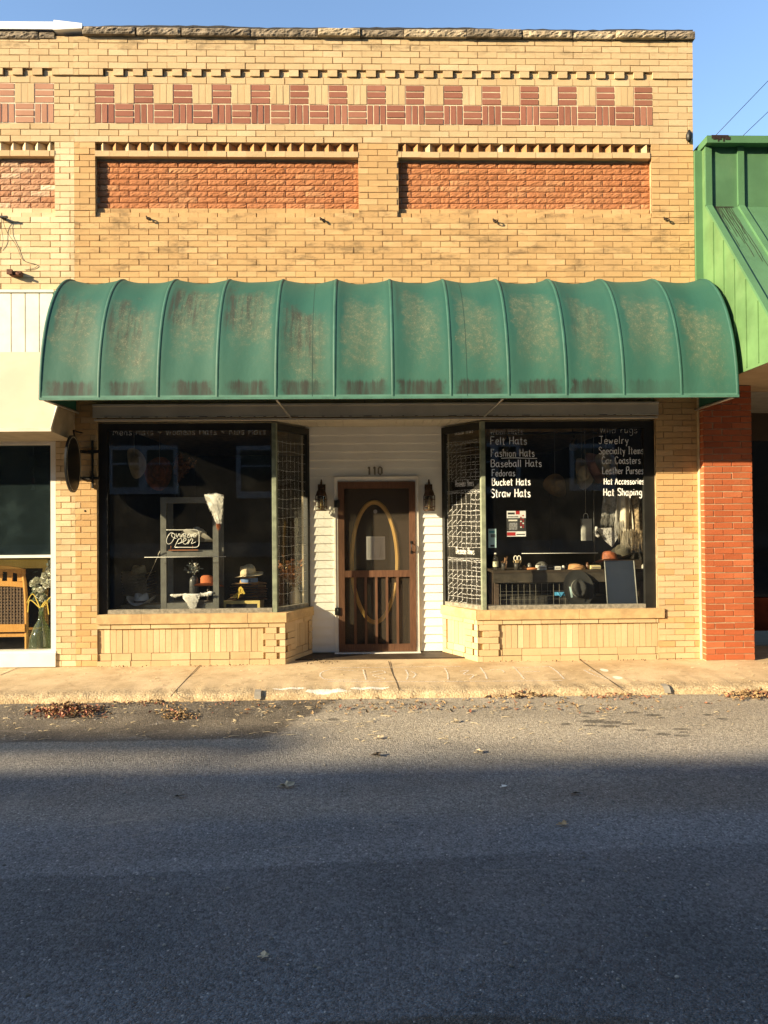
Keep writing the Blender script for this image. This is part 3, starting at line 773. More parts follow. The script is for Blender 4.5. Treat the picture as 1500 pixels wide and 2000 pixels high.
# inner door with the oval light
Yi = YD + .06
m = MB(); m.box(SX0 - .02, SX1 + .02, Yi + .02, Yi + .05, 0, SZ1)
inner = m.build('inner_door', simple('dark_brown_door', (.030, .019, .013), .5, var=.2), shop)
ox, oz = P(731.5, 1098, Yi); orx, orz = PX(776, Yi) - ox, .5 * (PZ(980, Yi) - PZ(1217, Yi))
ring = [(ox + orx * math.sin(t) * (1 - .10 * max(0, -math.cos(t)) ** 2), Yi + .012, oz + orz * math.cos(t)) for t in [2 * math.pi * i / 56 for i in range(57)]]
m = MB(); m.tube(ring, .021, 8, False); m.tube([(x * .93 + ox * .07, y - .008, z * .965 + oz * .035) for x, y, z in ring], .009, 6, False)
m.build('oval_moulding', GOLDW, inner)
m = MB(); m.f([m.v((ox + (x - ox) * .95, Yi + .018, oz + (z - oz) * .97)) for x, y, z in ring[:-1]][::-1])
m.build('pane', simple('dark_door_glass', (.035, .033, .028), .06, var=.1, spec=.5), inner)
m = MB(); cx, cz = P(733, 999, Yi); m.f([m.v((cx + .024 * math.cos(t), Yi + .012, cz + .024 * math.sin(t))) for t in [2 * math.pi * i / 18 for i in range(18)]])
m.build('sticker', simple('pale_sticker', (.55, .55, .52), .6), inner)
pn = MB(); a, b = PX(715, Yi), PX(751.5, Yi); z0, z1 = PZ(1093, Yi), PZ(1047.5, Yi)
pn.box(a, b, Yi + .008, Yi + .010, z0, z1)
pap = tag(pn.build('notice', simple('notice_paper', (.86, .85, .80), .8, var=.05)), 'white typed paper notice taped to the oval glass of the door', 'notice')
q = MB(FR0); zz = z1 - .025
while zz > z0 + .02:
    x = a + .02
    while x < b - .03:
        e = min(x + rnd.uniform(.012, .04), b - .02); q.box(x, e, Yi + .0072, Yi + .0078, zz - .0032, zz); x = e + .008
    zz -= .0105
q.build('print', simple('grey_print', (.25, .25, .25), .8), pap)
# house number
m = MB(Frame((0, YD - .022, 0), (1, 0, 0)))
nx0, nz0 = P(718, 927.5, YD); nx1, nz1 = P(747, 912, YD)
nw = (nx1 - nx0)
for ch, t in (('1', 0), ('1', .36), ('0', .68)):
    st_, _ = strokes(ch)
    for s in st_:
        for dn in (0,): m.ribbon([m.fr(nx0 + nw * t + p[0] * .088, .004, nz0 + p[1] * (nz1 - nz0)) for p in s], .021, m.fr.n)
m.build('house_number', simple('aged_metal_number', (.26, .23, .17), .5, .4, var=.2), shop)

# shop room behind the glass
m = MB(); ZC = 2.78; ZPL = ZS - .03
def quadbox(mi, *a): m.mi = mi; m.box(*a)
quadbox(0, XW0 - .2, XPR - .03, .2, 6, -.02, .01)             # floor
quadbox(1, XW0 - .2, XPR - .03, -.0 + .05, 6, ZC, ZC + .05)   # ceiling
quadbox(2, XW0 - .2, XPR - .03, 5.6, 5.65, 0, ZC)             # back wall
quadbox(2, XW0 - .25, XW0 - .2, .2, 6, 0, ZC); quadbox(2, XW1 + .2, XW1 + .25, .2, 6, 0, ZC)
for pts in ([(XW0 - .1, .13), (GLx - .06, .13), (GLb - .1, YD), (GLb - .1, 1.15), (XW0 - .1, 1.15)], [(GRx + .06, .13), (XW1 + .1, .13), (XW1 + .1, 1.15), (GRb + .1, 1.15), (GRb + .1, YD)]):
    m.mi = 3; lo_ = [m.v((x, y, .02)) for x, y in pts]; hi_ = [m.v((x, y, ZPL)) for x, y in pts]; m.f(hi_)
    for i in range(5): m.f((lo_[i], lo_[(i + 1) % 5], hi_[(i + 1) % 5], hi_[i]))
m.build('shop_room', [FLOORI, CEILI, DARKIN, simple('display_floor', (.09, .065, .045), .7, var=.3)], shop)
for xq in (GLb - .08, GRb + .06):
    m = MB(); m.box(xq, xq + .02, YD + .1, YD + .9, .3, ZC); m.build('partition', simple('beige_partition', (.40, .34, .24), .9, var=.2), shop)

# ---------------------------------------------------------------- green barrel awning
PA = .92
AXL, AXR = PX(76, -PA, 775), PX(1443.5, -PA, 768); AZB = .5 * (PZ(779.5, -PA, 400) + PZ(773, -PA, 1100))
AH = PZ(546, -.25, 750) - AZB; AH = AH / .962
NB = 12; BW = (AXR - AXL) / NB
def apt(x, t, sag=0.0):           # t: 0 at the wall, 1 at the hem
    a = t * math.pi / 2
    y = -PA * math.sin(a); z = AZB + AH * math.cos(a)
    ny, nz = -math.sin(a) * AH, math.cos(a) * PA; l = math.hypot(ny, nz)
    return Vector((x, y + ny / l * sag, z + nz / l * sag))
def fabric():
    k = N('green_awning_fabric'); uv = k.n('UVMap'); S = k.xyz(uv.outputs[0]); U, V = S[0], S[1]
    fu = k.math('FRACT', U); o = k.obj
    base = k.mix(k.mr(V, .35, 1.0), (.022, .094, .070), (.034, .118, .087))
    base = k.mix(k.mr(k.noise(1.4, 4), .35, .7, 0, .3), base, (.052, .128, .088))
    wn = k.n('TexWhiteNoise', noise_dimensions='1D'); k.l(k.math('FLOOR', U), wn.inputs['W']); rb_ = k.xyz(wn.outputs['Color'])
    edge = k.math('MULTIPLY', k.math('SUBTRACT', k.noise(5.5, 4, .7), .5), .45)
    fe = k.math('ADD', fu, edge)
    mid = k.math('MULTIPLY', k.math('MULTIPLY', k.mr(fe, k.math('MULTIPLY', rb_[0], .16), k.math('ADD', .12, k.math('MULTIPLY', rb_[1], .3))), k.mr(fe, 1.0, k.math('ADD', .5, k.math('MULTIPLY', rb_[2], .35)))), k.math('MULTIPLY', k.mr(fu, .03, .10), k.mr(fu, .97, .90)))
    nb = k.math('ADD', k.math('MULTIPLY', rb_[1], .55), k.math('MULTIPLY', k.mr(U, 2.0, 9.5, .45, .05), 1.0))                                  # each bay differs
    top = k.math('ADD', k.math('ADD', V, k.math('ADD', k.math('MULTIPLY', fu, k.math('ADD', -.16, k.math('MULTIPLY', rb_[2], .12))), k.math('MULTIPLY', k.math('SUBTRACT', rb_[0], .5), .16))), k.math('MULTIPLY', k.math('SUBTRACT', k.noise(3.3, 5, .7), .5), .42))
    zone = k.math('MULTIPLY', k.math('MULTIPLY', k.mr(top, .36, .52), k.mr(top, .90, .66)), mid)
    # worn, bleached specks
    sp = k.noise(92, 4, .75, stretch=(1, .8, .8)); sp2 = k.noise(19, 4, .7)
    sm = k.math('MULTIPLY', k.mr(k.math('ADD', sp, k.math('MULTIPLY', sp2, .55)), .80, .96), zone)
    haze = k.math('MULTIPLY', zone, k.mr(sp2, .3, .7, .3, .85))
    base = k.mix(k.math('MULTIPLY', haze, .95), base, (.098, .125, .078))
    # mildew streaks
    str_ = k.noise(17, 5, .7, stretch=(1, .08, .10))
    mz = k.math('MULTIPLY', k.math('MULTIPLY', k.mr(top, .35, .47), k.mr(top, .76, .58)), k.math('MULTIPLY', k.mr(fu, .0, .12), k.mr(fu, .92, .5)))
    mildew = k.math('MULTIPLY', k.math('MULTIPLY', mz, k.mr(str_, .40, .62)), k.mr(nb, .42, .62))
    base = k.mix(k.math('MULTIPLY', mildew, .95), base, (.044, .048, .035))
    base = k.mix(k.math('MULTIPLY', sm, .5), base, (.235, .25, .165))
    hem = k.math('MULTIPLY', k.mr(k.math('ADD', V, k.math('MULTIPLY', str_, .06)), .945, .965), k.mr(V, .992, .982))
    hemb = k.math('MULTIPLY', k.math('MULTIPLY', hem, k.mr(fe, .04, k.math('ADD', .12, k.math('MULTIPLY', rb_[2], .3)))), k.mr(fe, .98, k.math('ADD', .55, k.math('MULTIPLY', rb_[0], .3))))
    hemb = k.math('MULTIPLY', hemb, k.math('MULTIPLY', k.mr(fu, .02, .08), k.mr(fu, .98, .92)))
    hemb = k.math('MULTIPLY', hemb, k.mr(U, 11.6, 9.0))
    base = k.mix(k.math('MULTIPLY', hemb, k.mr(str_, .3, .6, .35, .95)), base, (.030, .031, .024))
    base = k.mix(k.mr(V, .984, .99), base, (.085, .20, .15))
    rib = k.math('MAXIMUM', k.mr(fu, .045, .02), k.mr(fu, .955, .98))
    base = k.mix(k.math('MULTIPLY', rib, .55), base, (.045, .138, .100))
    seam = None
    for su in (4.62, 7.28, 2.03):
        d = k.math('ABSOLUTE', k.math('SUBTRACT', U, su)); e = k.mr(d, .004, .010, 1, 0)
        seam = e if seam is None else k.math('MAXIMUM', seam, e)
    base = k.mix(k.math('MULTIPLY', seam, .8), base, (.012, .04, .03))
    return k.fin(base, .62, 0, k.bump(k.noise(9, 3), .12, .02), .35)
FAB = fabric()
aw = thing('awning', 'faded green barrel awning stained with mildew over the hat shop front', 'awning', (AXL, -.1, AZB))
m = MB(); uvs = []; nu, nv = 10, 22
cols = NB * nu + 1
jr = [rnd.uniform(.8, 1.25) for _ in range(NB)]
for i in range(cols):
    u = i / nu; b = min(int(u), NB - 1); fu = u - b
    for j in range(nv + 1):
        t = j / nv
        s = -.046 * jr[b] * (1 - (2 * fu - 1) ** 2) * max(0, math.cos(t * math.pi / 2)) ** .45 * (1 - .25 * math.sin(t * 3.1))
        # ripples along the bays
        s += .004 * math.sin(u * 9 + t * 5) * math.sin(fu * math.pi)
        m.v(apt(AXL + BW * u, t, s)); uvs.append((u, t))
for i in range(cols - 1):
    for j in range(nv):
        a = i * (nv + 1) + j; m.f((a, a + 1, a + nv + 2, a + nv + 1), True)
can = m.build('canopy', FAB, aw, uvs)
ENDF = simple('green_end_fabric', (.030, .15, .10), .65, var=.15)
for x in (AXL + .002, AXR - .002):
    m = MB(); pts = [apt(x, j / nv) for j in range(nv + 1)] + [Vector((x, -.002, AZB))]
    m.f([m.v(p) for p in pts]); m.build('end_panel', ENDF, aw)
RIBF = simple('green_rib_fabric', (.030, .106, .077), .6, var=.2, dirt=((.055, .135, .095), .6))
for r_ in range(NB + 1):
    m = MB(); x = AXL + BW * r_; w_ = .010
    x = min(max(x, AXL + w_), AXR - w_)
    rows = []
    for j in range(nv + 1):
        t = j / nv; c = .0035
        rows.append([m.v(apt(x - w_ * 1.6, t, -.003)), m.v(apt(x - w_ * .8, t, c)), m.v(apt(x + w_ * .8, t, c)), m.v(apt(x + w_ * 1.6, t, -.003))])
    for A, B in zip(rows, rows[1:]):
        for q in range(3): m.f((A[q], B[q], B[q + 1], A[q + 1]), True)
    m.build('rib', RIBF, aw)
m = MB()
m.box(AXL, AXR, -PA - .004, -PA + .02, AZB - .012, AZB + .012)
m.build('hem_bar', simple('green_hem', (.075, .19, .14), .55, var=.2), aw)
ALU = simple('dull_aluminium', (.45, .44, .40), .45, .5, var=.2)
m = MB()
for i in (0, NB):
    x = min(max(AXL + BW * i, AXL + .03), AXR - .03)
    m.tube([(x, -.02, AZB - .002), (x, -PA + .04, AZB - .002)], .014, 6)
m.tube([(AXL + .03, -PA + .04, AZB + .004), (AXR - .03, -PA + .04, AZB + .004)], .014, 6)
for px in (553, 965):
    s = 1 if px < 700 else -1
    x = PX(px, -.5, 782); m.tube([(x - .03 * s, -PA + .06, AZB - .002), (x + .03 * s, -.06, AZB - .07)], .011, 6)
m.build('awning_frame', ALU, aw)

# ---------------------------------------------------------------- shop on the left edge
XLs = PX(103, 0, 1000)
def clampf(a): return a
ZLW1, ZLW0 = PZ(869, .05, 50), PZ(1272, .05, 50)
XO = XL - 1.2
m = MB(); m.mi = 0
m.box(XA - .055, XA - .001, .0, .14, ZLW0 - .01, ZLW1 + .05); m.box(XO, XA - .055, .0, .14, ZLW1 - .005, ZLW1 + .05)
zr = PZ(1087, .06, 50)
m.box(XO, XA - .055, .01, .10, zr - .012, zr + .018)
m.box(XO, XA - .001, -.004, .14, ZLW0 - .012, ZLW0 + .01); m.box(XO, XA - .001, -.02, .14, ZLW0 - .16, ZLW0 - .0125)
wls = m.build('display_window', WHITEP, leftshop)
m = MB(); m.box(XO, XA - .05, .05, .056, zr + .01, ZLW1); m.build('pane', GLASSN, wls)
m = MB(); m.box(XO, XA - .05, .05, .056, ZLW0, zr); m.build('pane', GLASS, wls)
m = MB()
m.mi = 1; m.box(XO - .3, XA - .12, .2, 4, .0, .02); m.mi = 0; m.box(XO - .3, XA - .1, 3.4, 3.45, 0, 2.7); m.box(XO - .3, XA, .15, 4, 2.66, 2.7)
m.box(XO - .35, XO - .3, .1, 4, 0, 2.7); m.box(XA - .003, XA + .002, .2, 4, 0, 2.7)
m.box(XO - .3, XA, .02, .3, ZLW1 + .051, ZHD + .02)
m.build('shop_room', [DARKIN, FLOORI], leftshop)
m = MB(); zt, zb = PZ(566, -.06, 50), PZ(697, -.06, 50); xr_ = PX(104, -.06, 600)
x = xr_
while x > XO:
    m.box(x - .144, x - .006, -.06, -.002, zb, zt - .03); m.box(x - .006, x, -.052, -.002, zb, zt - .03); x -= .15
m.box(XO, xr_ + .01, -.075, -.002, zt - .03, zt)
m.build('sign_panel', simple('cream_metal_panel', (.76, .72, .62), .5, var=.1, dirt=((.58, .48, .32), .5)), leftshop)
CREAM = simple('cream_awning_vinyl', (.60, .465, .345), .6, var=.1, scale=2, bump=.1, bscale=5, dirt=((.48, .36, .22), .35))
aw2 = thing('awning', 'cream sloped awning over the shop at the left edge', 'awning', (XS - .5, -.1, 2.4))
pw = .62; xe = PX(99.5, -pw, 838); zf = PZ(837, -pw, 50); zt2 = PZ(690, 0, 50); zw = PZ(866, 0, 50)
m = MB(); zf2 = zf + .22
m.poly([(XO - 1, -pw, zf), (xe, -pw, zf), (xe, -.06, zt2), (XO - 1, -.06, zt2)])
m.build('canopy', CREAM, aw2)
m = MB(); m.box(XO - 1, xe + .004, -pw - .008, -pw + .02, zf - .03, zf + .004); m.tube([(xe, -pw - .004, zf - .01), (xe, -.064, zt2 - .01)], .012)
m.build('hem_bar', simple('cream_trim', (.68, .60, .46), .5), aw2)
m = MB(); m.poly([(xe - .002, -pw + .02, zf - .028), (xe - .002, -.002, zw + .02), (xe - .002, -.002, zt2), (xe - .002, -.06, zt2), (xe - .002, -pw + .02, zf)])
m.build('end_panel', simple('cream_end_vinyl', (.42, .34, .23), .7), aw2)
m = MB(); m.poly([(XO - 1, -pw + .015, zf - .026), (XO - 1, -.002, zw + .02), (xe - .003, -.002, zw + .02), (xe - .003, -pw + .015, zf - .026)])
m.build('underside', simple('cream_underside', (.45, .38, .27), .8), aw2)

# ---------------------------------------------------------------- shop on the right edge
rs = thing('shop_building', 'green metal mansard shop with bright red brick pillar at the right edge', 'building', (XR + 1, 0, 0))
XG = AXR + .075; XGe = XG + 7
GREEN = simple('green_metal_panel', (.078, .175, .088), .5, var=.2, scale=2.5, spec=.4, dirt=((.12, .215, .11), .7), bump=.05, bscale=12)
GREEN2 = simple('green_metal_trim', (.085, .195, .09), .5, var=.1, scale=3)  # even green for ribs, cap and flashing
yv = -.10; yb_ = PX(1490, 0) ; yf = -1.40
zc1, zc0 = PZ(270, yv - .04, 1420), PZ(284, yv - .04, 1420); zk = PZ(404, yv, 1400); zs1 = PZ(632, yf, 1495); zs0 = PZ(704, yf, 1495)
m = MB(); prof = [(yv, zc0), (yv, zk), (yf, zs1), (yf, zs0)]
for (ya, za), (yb2, zb2) in zip(prof, prof[1:]): m.poly([(XG, ya, za), (XG, yb2, zb2), (XGe, yb2, zb2), (XGe, ya, za)])
mans = m.build('mansard_roof', simple('muted_green_metal', (.082, .185, .09), .5, var=.16, scale=2.5, dirt=((.11, .21, .105), .6)), rs)
m = MB(); m.f([m.v((XG, y, z)) for y, z in [(1.9, zc0), (yv, zc0), (yv, zk), (yf, zs1), (yf, zs0), (1.9, zs0)]])
for i, y in enumerate((-.28, -.5, -.72, -.94, -1.16)):       # battens on the gable end
    zt_ = zk + (zs1 - zk) * ((yv - y) / (yv - yf)) - .02
    m.box(XG - .012, XG + .001, y - .008, y + .008, zs0 + .03, zt_)
m.box(XG - .014, XG - .0005, yf, yf + .05, zs0, zs1)
m.build('gable_end', simple('light_green_metal', (.115, .22, .085), .5, var=.2, scale=3, dirt=((.16, .265, .115), .7)), rs)
m = MB()
x = XG + .03; first = True
while x < XGe:
    for (ya, za), (yb2, zb2) in zip(prof, prof[1:]):
        d = Vector((0, yb2 - ya, zb2 - za)).normalized(); nn = Vector((0, d.z, -d.y)); nn = nn if nn.y < 0 else -nn
        w2, h2 = (.035, .026)
        a0, a1 = Vector((x, ya, za)), Vector((x, yb2, zb2))
        c = [a0 + nn * 0, a0 + nn * h2, a1 + nn * h2, a1 + nn * 0]
        i0 = [m.v(p + Vector((-w2, 0, 0))) for p in c]; i1 = [m.v(p + Vector((w2, 0, 0))) for p in c]
        m.f(i0); m.f(i1[::-1])
        for q in range(4): m.f((i0[q], i1[q], i1[(q + 1) % 4], i0[(q + 1) % 4]))
    x += .36
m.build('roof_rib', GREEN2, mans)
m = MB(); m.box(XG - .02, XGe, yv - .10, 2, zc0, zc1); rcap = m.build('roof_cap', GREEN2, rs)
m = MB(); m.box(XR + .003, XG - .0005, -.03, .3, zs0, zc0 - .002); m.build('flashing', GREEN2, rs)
m = MB(); m.box(XG + .02, XGe, yf + .02, 2.2, zs0 + .004, zs0 + .02); m.build('soffit', simple('tan_soffit', (.40, .31, .20), .8, var=.1), rs)
TAR = simple('black_tar', (.03, .018, .012), .6)
m = MB(FR0)
xa, xb = XG + .03, XG + .215; x = xa; yt = yv - .1
m.box(xa, xb, yt - .004, yt - .001, zc1 - .016, zc1 + .003)
while x < xb:
    w3 = rnd.uniform(.012, .035); d = rnd.uniform(.012, zc1 - zc0 - .01) * (1 if rnd.random() < .6 else .5)
    m.box(x, x + w3, yt - .004, yt - .001, zc1 - .016 - d, zc1 - .0165); x += w3 * rnd.uniform(.7, 1.3)
m.build('tar_stain', TAR, rcap); m = MB()
dirm = Vector((0, yf - yv, zs1 - zk)); nn = Vector((0, dirm.z, -dirm.y)).normalized(); nn = nn if nn.y < 0 else -nn
def onslope(x, t): return Vector((x, yv, zk)) + dirm * t + nn * .004
x0 = XG + .09
for i in range(15):                                           # dried runs of tar down the slope
    x = x0 + .013 * i + rnd.uniform(-.004, .004); tl = rnd.uniform(.12, .5) if i < 13 else rnd.uniform(.5, .95); pts = []
    t = 0; drift = rnd.uniform(-.02, .06)
    while t < tl:
        pts.append(onslope(x + drift * t + rnd.uniform(-.006, .006), t)); t += rnd.uniform(.03, .07)
    if len(pts) > 2: m.ribbon(pts, .005, nn)
m.ribbon([onslope(x0 - .01, .004), onslope(x0 + .22, .004)], .016, nn)
m.build('tar_run', TAR, mans)
# red brick pillar
YP = -.13; RX0, RX1 = PX(1377, YP, 1100), PX(1473.5, YP, 1240)
m = MB(); frp = Frame((0, YP, 0), (1, 0, 0)); m.fr = frp
nc = 44
field(m, RX0, RX1, 0.0, zs0, 0, nc, 1, ln=.208, j=.010, org=RX0, depth=.03)
m.mi = 0; m.fbox(RX0 + .003, RX1 - .003, -.4, -.007, -.1, zs0)
fs = Frame((RX0, .02, 0), (0, -1, 0)); m.fr = fs               # its left flank
field(m, 0, .15 - .001, 0, zs0, 0, nc, 1, ln=.208, j=.010, org=.05, depth=.03)
fs = Frame((RX1, YP, 0), (0, 1, 0)); m.fr = fs
field(m, 0.001, .4, 0, zs0, 0, nc, 1, ln=.208, j=.010, org=.05, depth=.03)
m.build('pillar', [simple('grey_pink_mortar', (.50, .38, .24), .95, var=.2), ORED], rs)
m = MB(); m.box(XPR + .001, RX0 - .0015, -.045, .25, -.02, zs0); m.build('plaster_joint', simple('cream_plaster', (.60, .48, .29), .9, var=.25, bump=.4, bscale=30), rs)
# recessed dark front behind the pillar
m = MB(); m.mi = 0
m.box(RX1 - .02, XGe, 2.0, 2.06, .45, 2.62); m.mi = 1; m.box(RX1 - .3, XGe, 2.0, 2.2, 2.621, zs0); m.mi = 2
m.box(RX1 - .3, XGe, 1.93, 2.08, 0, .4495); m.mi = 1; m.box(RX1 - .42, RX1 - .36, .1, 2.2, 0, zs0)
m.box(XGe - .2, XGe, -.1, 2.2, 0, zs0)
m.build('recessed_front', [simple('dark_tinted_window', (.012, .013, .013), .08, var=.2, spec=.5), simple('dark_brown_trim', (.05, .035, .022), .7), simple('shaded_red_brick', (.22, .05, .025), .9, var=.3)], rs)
m = MB(); m.box(XR + .02, XGe, .3, 9, zs0, zc0 - .02); m.build('body', simple('grey_block', (.3, .29, .27), .9), rs)

# ---------------------------------------------------------------- building across the street (its shade lies on the road, its image in the glass)
KS = math.tan(SUN_EL) / math.cos(SUN_AZ); KX = math.tan(SUN_AZ)
YO = -16.0
ye = G(750, 1492, ZR)[1]; HO = ZR + KS * (ye - YO)
ob = thing('row_building', 'long two storey building across the street mirrored dimly in the shop glass', 'building', (-20, YO - 5, 0))
m = MB(); m.box(-75, 34, YO - 9, YO, -.1, HO); m.build('wall', simple('dark_grey_brown_wall', (.085, .075, .068), .9, var=.25, scale=1.2), ob)
m = MB(); m.box(-9, 34, YO - 9.01, YO - .6, HO + .001, 19); m.build('added_sky_block', MATS['dark_grey_brown_wall'], ob)  # added unseen block that cuts the sky fill on the shop fronts
FRB = simple('blue_grey_window_frame', (.42, .44, .49), .6)
DG = simple('dark_window', (.02, .02, .022), .1)
def owin(x0, x1, z0, z1, mull):
    a = MB(); t = .14
    a.box(x0, x1, YO + .001, YO + .06, z0, z0 + t * 1.6); a.box(x0, x1, YO + .001, YO + .06, z1 - t, z1); a.box(x0, x0 + t, YO + .001, YO + .06, z0 + t * 1.6, z1 - t); a.box(x1 - t, x1, YO + .001, YO + .06, z0 + t * 1.6, z1 - t)
    zm = .5 * (z0 + z1) + .2
    for k in range(mull):
        xm = x0 + (x1 - x0) * (k + 1) / (mull + 1); a.box(xm - .13, xm + .13, YO + .001, YO + .06, z0 + t * 1.6, z1 - t)
    a.box(x0 + t, x1 - t, YO + .002, YO + .045, zm - .03, zm + .03)
    f = a.build('window', FRB, ob)
    b = MB(); b.box(x0 + t, x1 - t, YO + .002, YO + .02, z0 + t, z1 - t); b.build('pane', DG, f)
def mir(px, py): return P(px, py, .16 - YO)
for (pa, pb, ya, yb, mu) in ((212, 348, 868, 962, 1), (462, 545, 870, 972, 0), (915, 1016, 866, 966, 1), (1112, 1200, 870, 962, 0)):
    xa, _ = mir(pa, 910); xb, _ = mir(pb, 910); z1_ = mir(700, ya)[1]; z0_ = mir(700, yb)[1]
    owin(xa, xb, z0_, z1_, mu)
for xx in (-30, -25, -20, 16, 22): owin(xx, xx + 2.2, 2.5, 4.1, 1)
m = MB(); zb_ = mir(700, 1085)[1]; za_ = mir(700, 1058)[1]
m.box(-40, 30, YO, YO + .35, zb_, za_); m.build('ledge', simple('grey_ledge', (.20, .20, .21), .8), ob)
m = MB()                                                     # unseen board added on posts, shaped to shade the road at left
xq = lambda px: G(px, 1460, ZR)[0] - KX * (ye - YO); x1 = xq(150)
def zroof(px, py): return KS * (G(px, py, ZR)[1] - ye)
for (u0, u1, a0, a1, b0, b1) in ((x1 - 22, x1, zroof(20, 1468), zroof(150, 1470), zroof(20, 1428), zroof(150, 1432)), (x1, xq(370), zroof(150, 1470), zroof(360, 1478), zroof(150, 1432), zroof(360, 1462))):
    p = [m.v((x, y, HO + z)) for x, z in ((u0, a0), (u1, a1), (u1, b1), (u0, b0)) for y in (YO - .1, YO)]
    m.f((p[0], p[2], p[4], p[6])); m.f((p[1], p[7], p[5], p[3])); m.f((p[6], p[4], p[5], p[7])); m.f((p[0], p[1], p[3], p[2]))
for x in range(int(x1 - 20), int(x1 - 2), 6): m.box(x, x + .1, YO - .1, YO, HO - .01, HO + .22)
m.build('shade_board', simple('grey_board', (.3, .3, .3), .8), ob)

# ---------------------------------------------------------------- lettering and drawings on the glass
k = N('thin_or_shaded_chalk'); tr = k.n('BsdfTransparent'); df = k.n('BsdfDiffuse'); k.inp(df, 0, (.85, .84, .78)); mx = k.n('MixShader'); k.l(k.mr(k.noise(70, 3), .35, .65, .2, .75), mx.inputs[0]); k.l(tr.outputs[0], mx.inputs[1]); k.l(df.outputs[0], mx.inputs[2]); k.l(mx.outputs[0], k.out.inputs[0]); THIN_SHADE = k.m
def words(fr, n, items, off, name, parent):
    for (t, xa, xb, yb, cap, w) in items:
        mb = MB(fr)
        Yp = fr.o.y - n
        ua, z = P(xa, yb, Yp); ub, _ = P(xb, yb, Yp)
        letter(mb, t, fr, ua - fr.o.x, n, z, ub - ua, cap / 178.0, w)
        if t == 'Fashion Hats': mb.ribbon([fr(ua - fr.o.x + .12 + i * .08, n, z - .018 + .004 * math.sin(i)) for i in range(6)], .007, fr.n)
        mb.build(name, THIN_SHADE if cap < 13.5 and w < .0085 else CHALK, parent)  # top words: see-through chalk puts their shade into the tone
words(WR, .006, [('Wool Hats', 957, 1022, 849, 13, 0.0062), ('Felt Hats', 957, 1029, 868, 15, 0.0078), ('Fashion Hats', 958, 1044, 892, 15, 0.0078), ('Baseball Hats', 958, 1058, 912, 14, 0.0086), ('Fedoras', 960, 1006, 930, 13, 0.0086),
                 ('Bucket Hats', 960, 1036, 948, 14, 0.0108), ('Straw Hats', 958, 1036, 971, 16, 0.0112)], 0, 'lettering', winR)
words(WR, .006, [('Wild rugs', 1171, 1245, 846, 13, 0.0055), ('Jewelry', 1169, 1228, 867, 15, 0.0070), ('Specialty Items', 1169, 1257, 887, 14, 0.0078), ('Car Coasters', 1175, 1251, 906, 14, 0.0078), ('Leather Purses', 1176, 1257, 926, 14, 0.0086),
                 ('Hat Accessories', 1179, 1258, 946, 12, 0.0100), ('Hat Shaping', 1178, 1254, 968, 14, 0.0108)], 0, 'lettering', winR)
words(WL, .006, [('Mens Hats ~ Womens Hats ~ Kids Hats', 220, 519, 850, 13, 0.0078)], 0, 'lettering', winL)
def wavy(mb, fr, u0, z0, u1, z1, w, amp=.006, k=8):
    ph = rnd.random() * 6
    mb.ribbon([fr(u0 + (u1 - u0) * i / k + (math.sin(i * 1.3 + ph) * amp if abs(u1 - u0) < .1 else 0), .006,
                  z0 + (z1 - z0) * i / k + (math.sin(i * .9 + ph) * amp if abs(u1 - u0) >= .1 else 0)) for i in range(k + 1)], w, fr.n)
def zmid(py, px=905, Y=.34): return PZ(py, Y, px)
m = MB(AR)
for (title, ty, ga, gb, rows, first) in (('October Hours', 848, 862, 938, 5, .25), ('November Hours', 950, 958, 1069, 5, .3), ('December Hours', 1082, 1090, 1184, 5, .2)):
    za, zb = zmid(ga), zmid(gb); a, b = .07, ar - .035
    letter(m, title, AR, a + (b - a) * .25, .006, zmid(ty), (b - a) * .55, .075 if ty != 848 else .08, .010)
    for i in range(8):
        u = a + (b - a) * i / 7; wavy(m, AR, u, za, u, zb, .0036, .003)
    hd = .035
    for r_ in range(rows + 1):
        z = za - hd - (za - hd - zb) * r_ / rows; wavy(m, AR, a, z, b, z, .0042, .005)
    wavy(m, AR, a, za, b, za, .004, .004)
    days = 'Sunday Monday Tuesday Wednesday Thursday Friday Saturday'.split()
    for i in range(7):
        u = a + (b - a) * i / 7 + .006; cwid = (b - a) / 7 - .012
        m.ribbon(smooth([AR(u + cwid * q / 5, .006, za - hd + .008 + rnd.uniform(0, .014)) for q in range(6)], 2), .006, AR.n)
        for r_ in range(rows):
            z = za - hd - (za - hd - zb) * (r_ + 1) / rows; hh = (za - hd - zb) / rows
            if (r_ == 0 and i < 5 and title[0] != 'O') or (r_ == rows - 1 and i > 3 and title[0] == 'D'): continue
            m.ribbon([AR(u + .004, .006, z + hh * .72), AR(u + .006, .006, z + hh * .9)], .005, AR.n)
            if i < 3: m.ribbon([AR(u, .006, z + hh * .15), AR(u + cwid * .5, .006, z + hh * .4), AR(u + cwid, .006, z + hh * .55)], .0055, AR.n)
            else:
                for q in range(3): m.ribbon([AR(u + cwid * (q * .35), .006, z + hh * rnd.uniform(.3, .4)), AR(u + cwid * (q * .35 + .12), .006, z + hh * rnd.uniform(.35, .5)), AR(u + cwid * (q * .35 + .26), .006, z + hh * rnd.uniform(.3, .4))], .0065, AR.n)
m.build('chalk_calendar', THIN_SHADE, sideR)
m = MB(AL); zt, zb = PZ(862, .3, 560), PZ(1172, .3, 560)
for i in range(7):
    u = .05 + (al - .11) * (i + .3) / 7; wavy(m, AL, u, zt, u, zb - .1, .0034, .003, 14)
for j in range(17):
    z = zt - .02 - (zt - zb) * j / 17; wavy(m, AL, .03, z, al - .05, z, .0036, .008)
m.build('chalk_grid', THIN_SHADE, sideL)

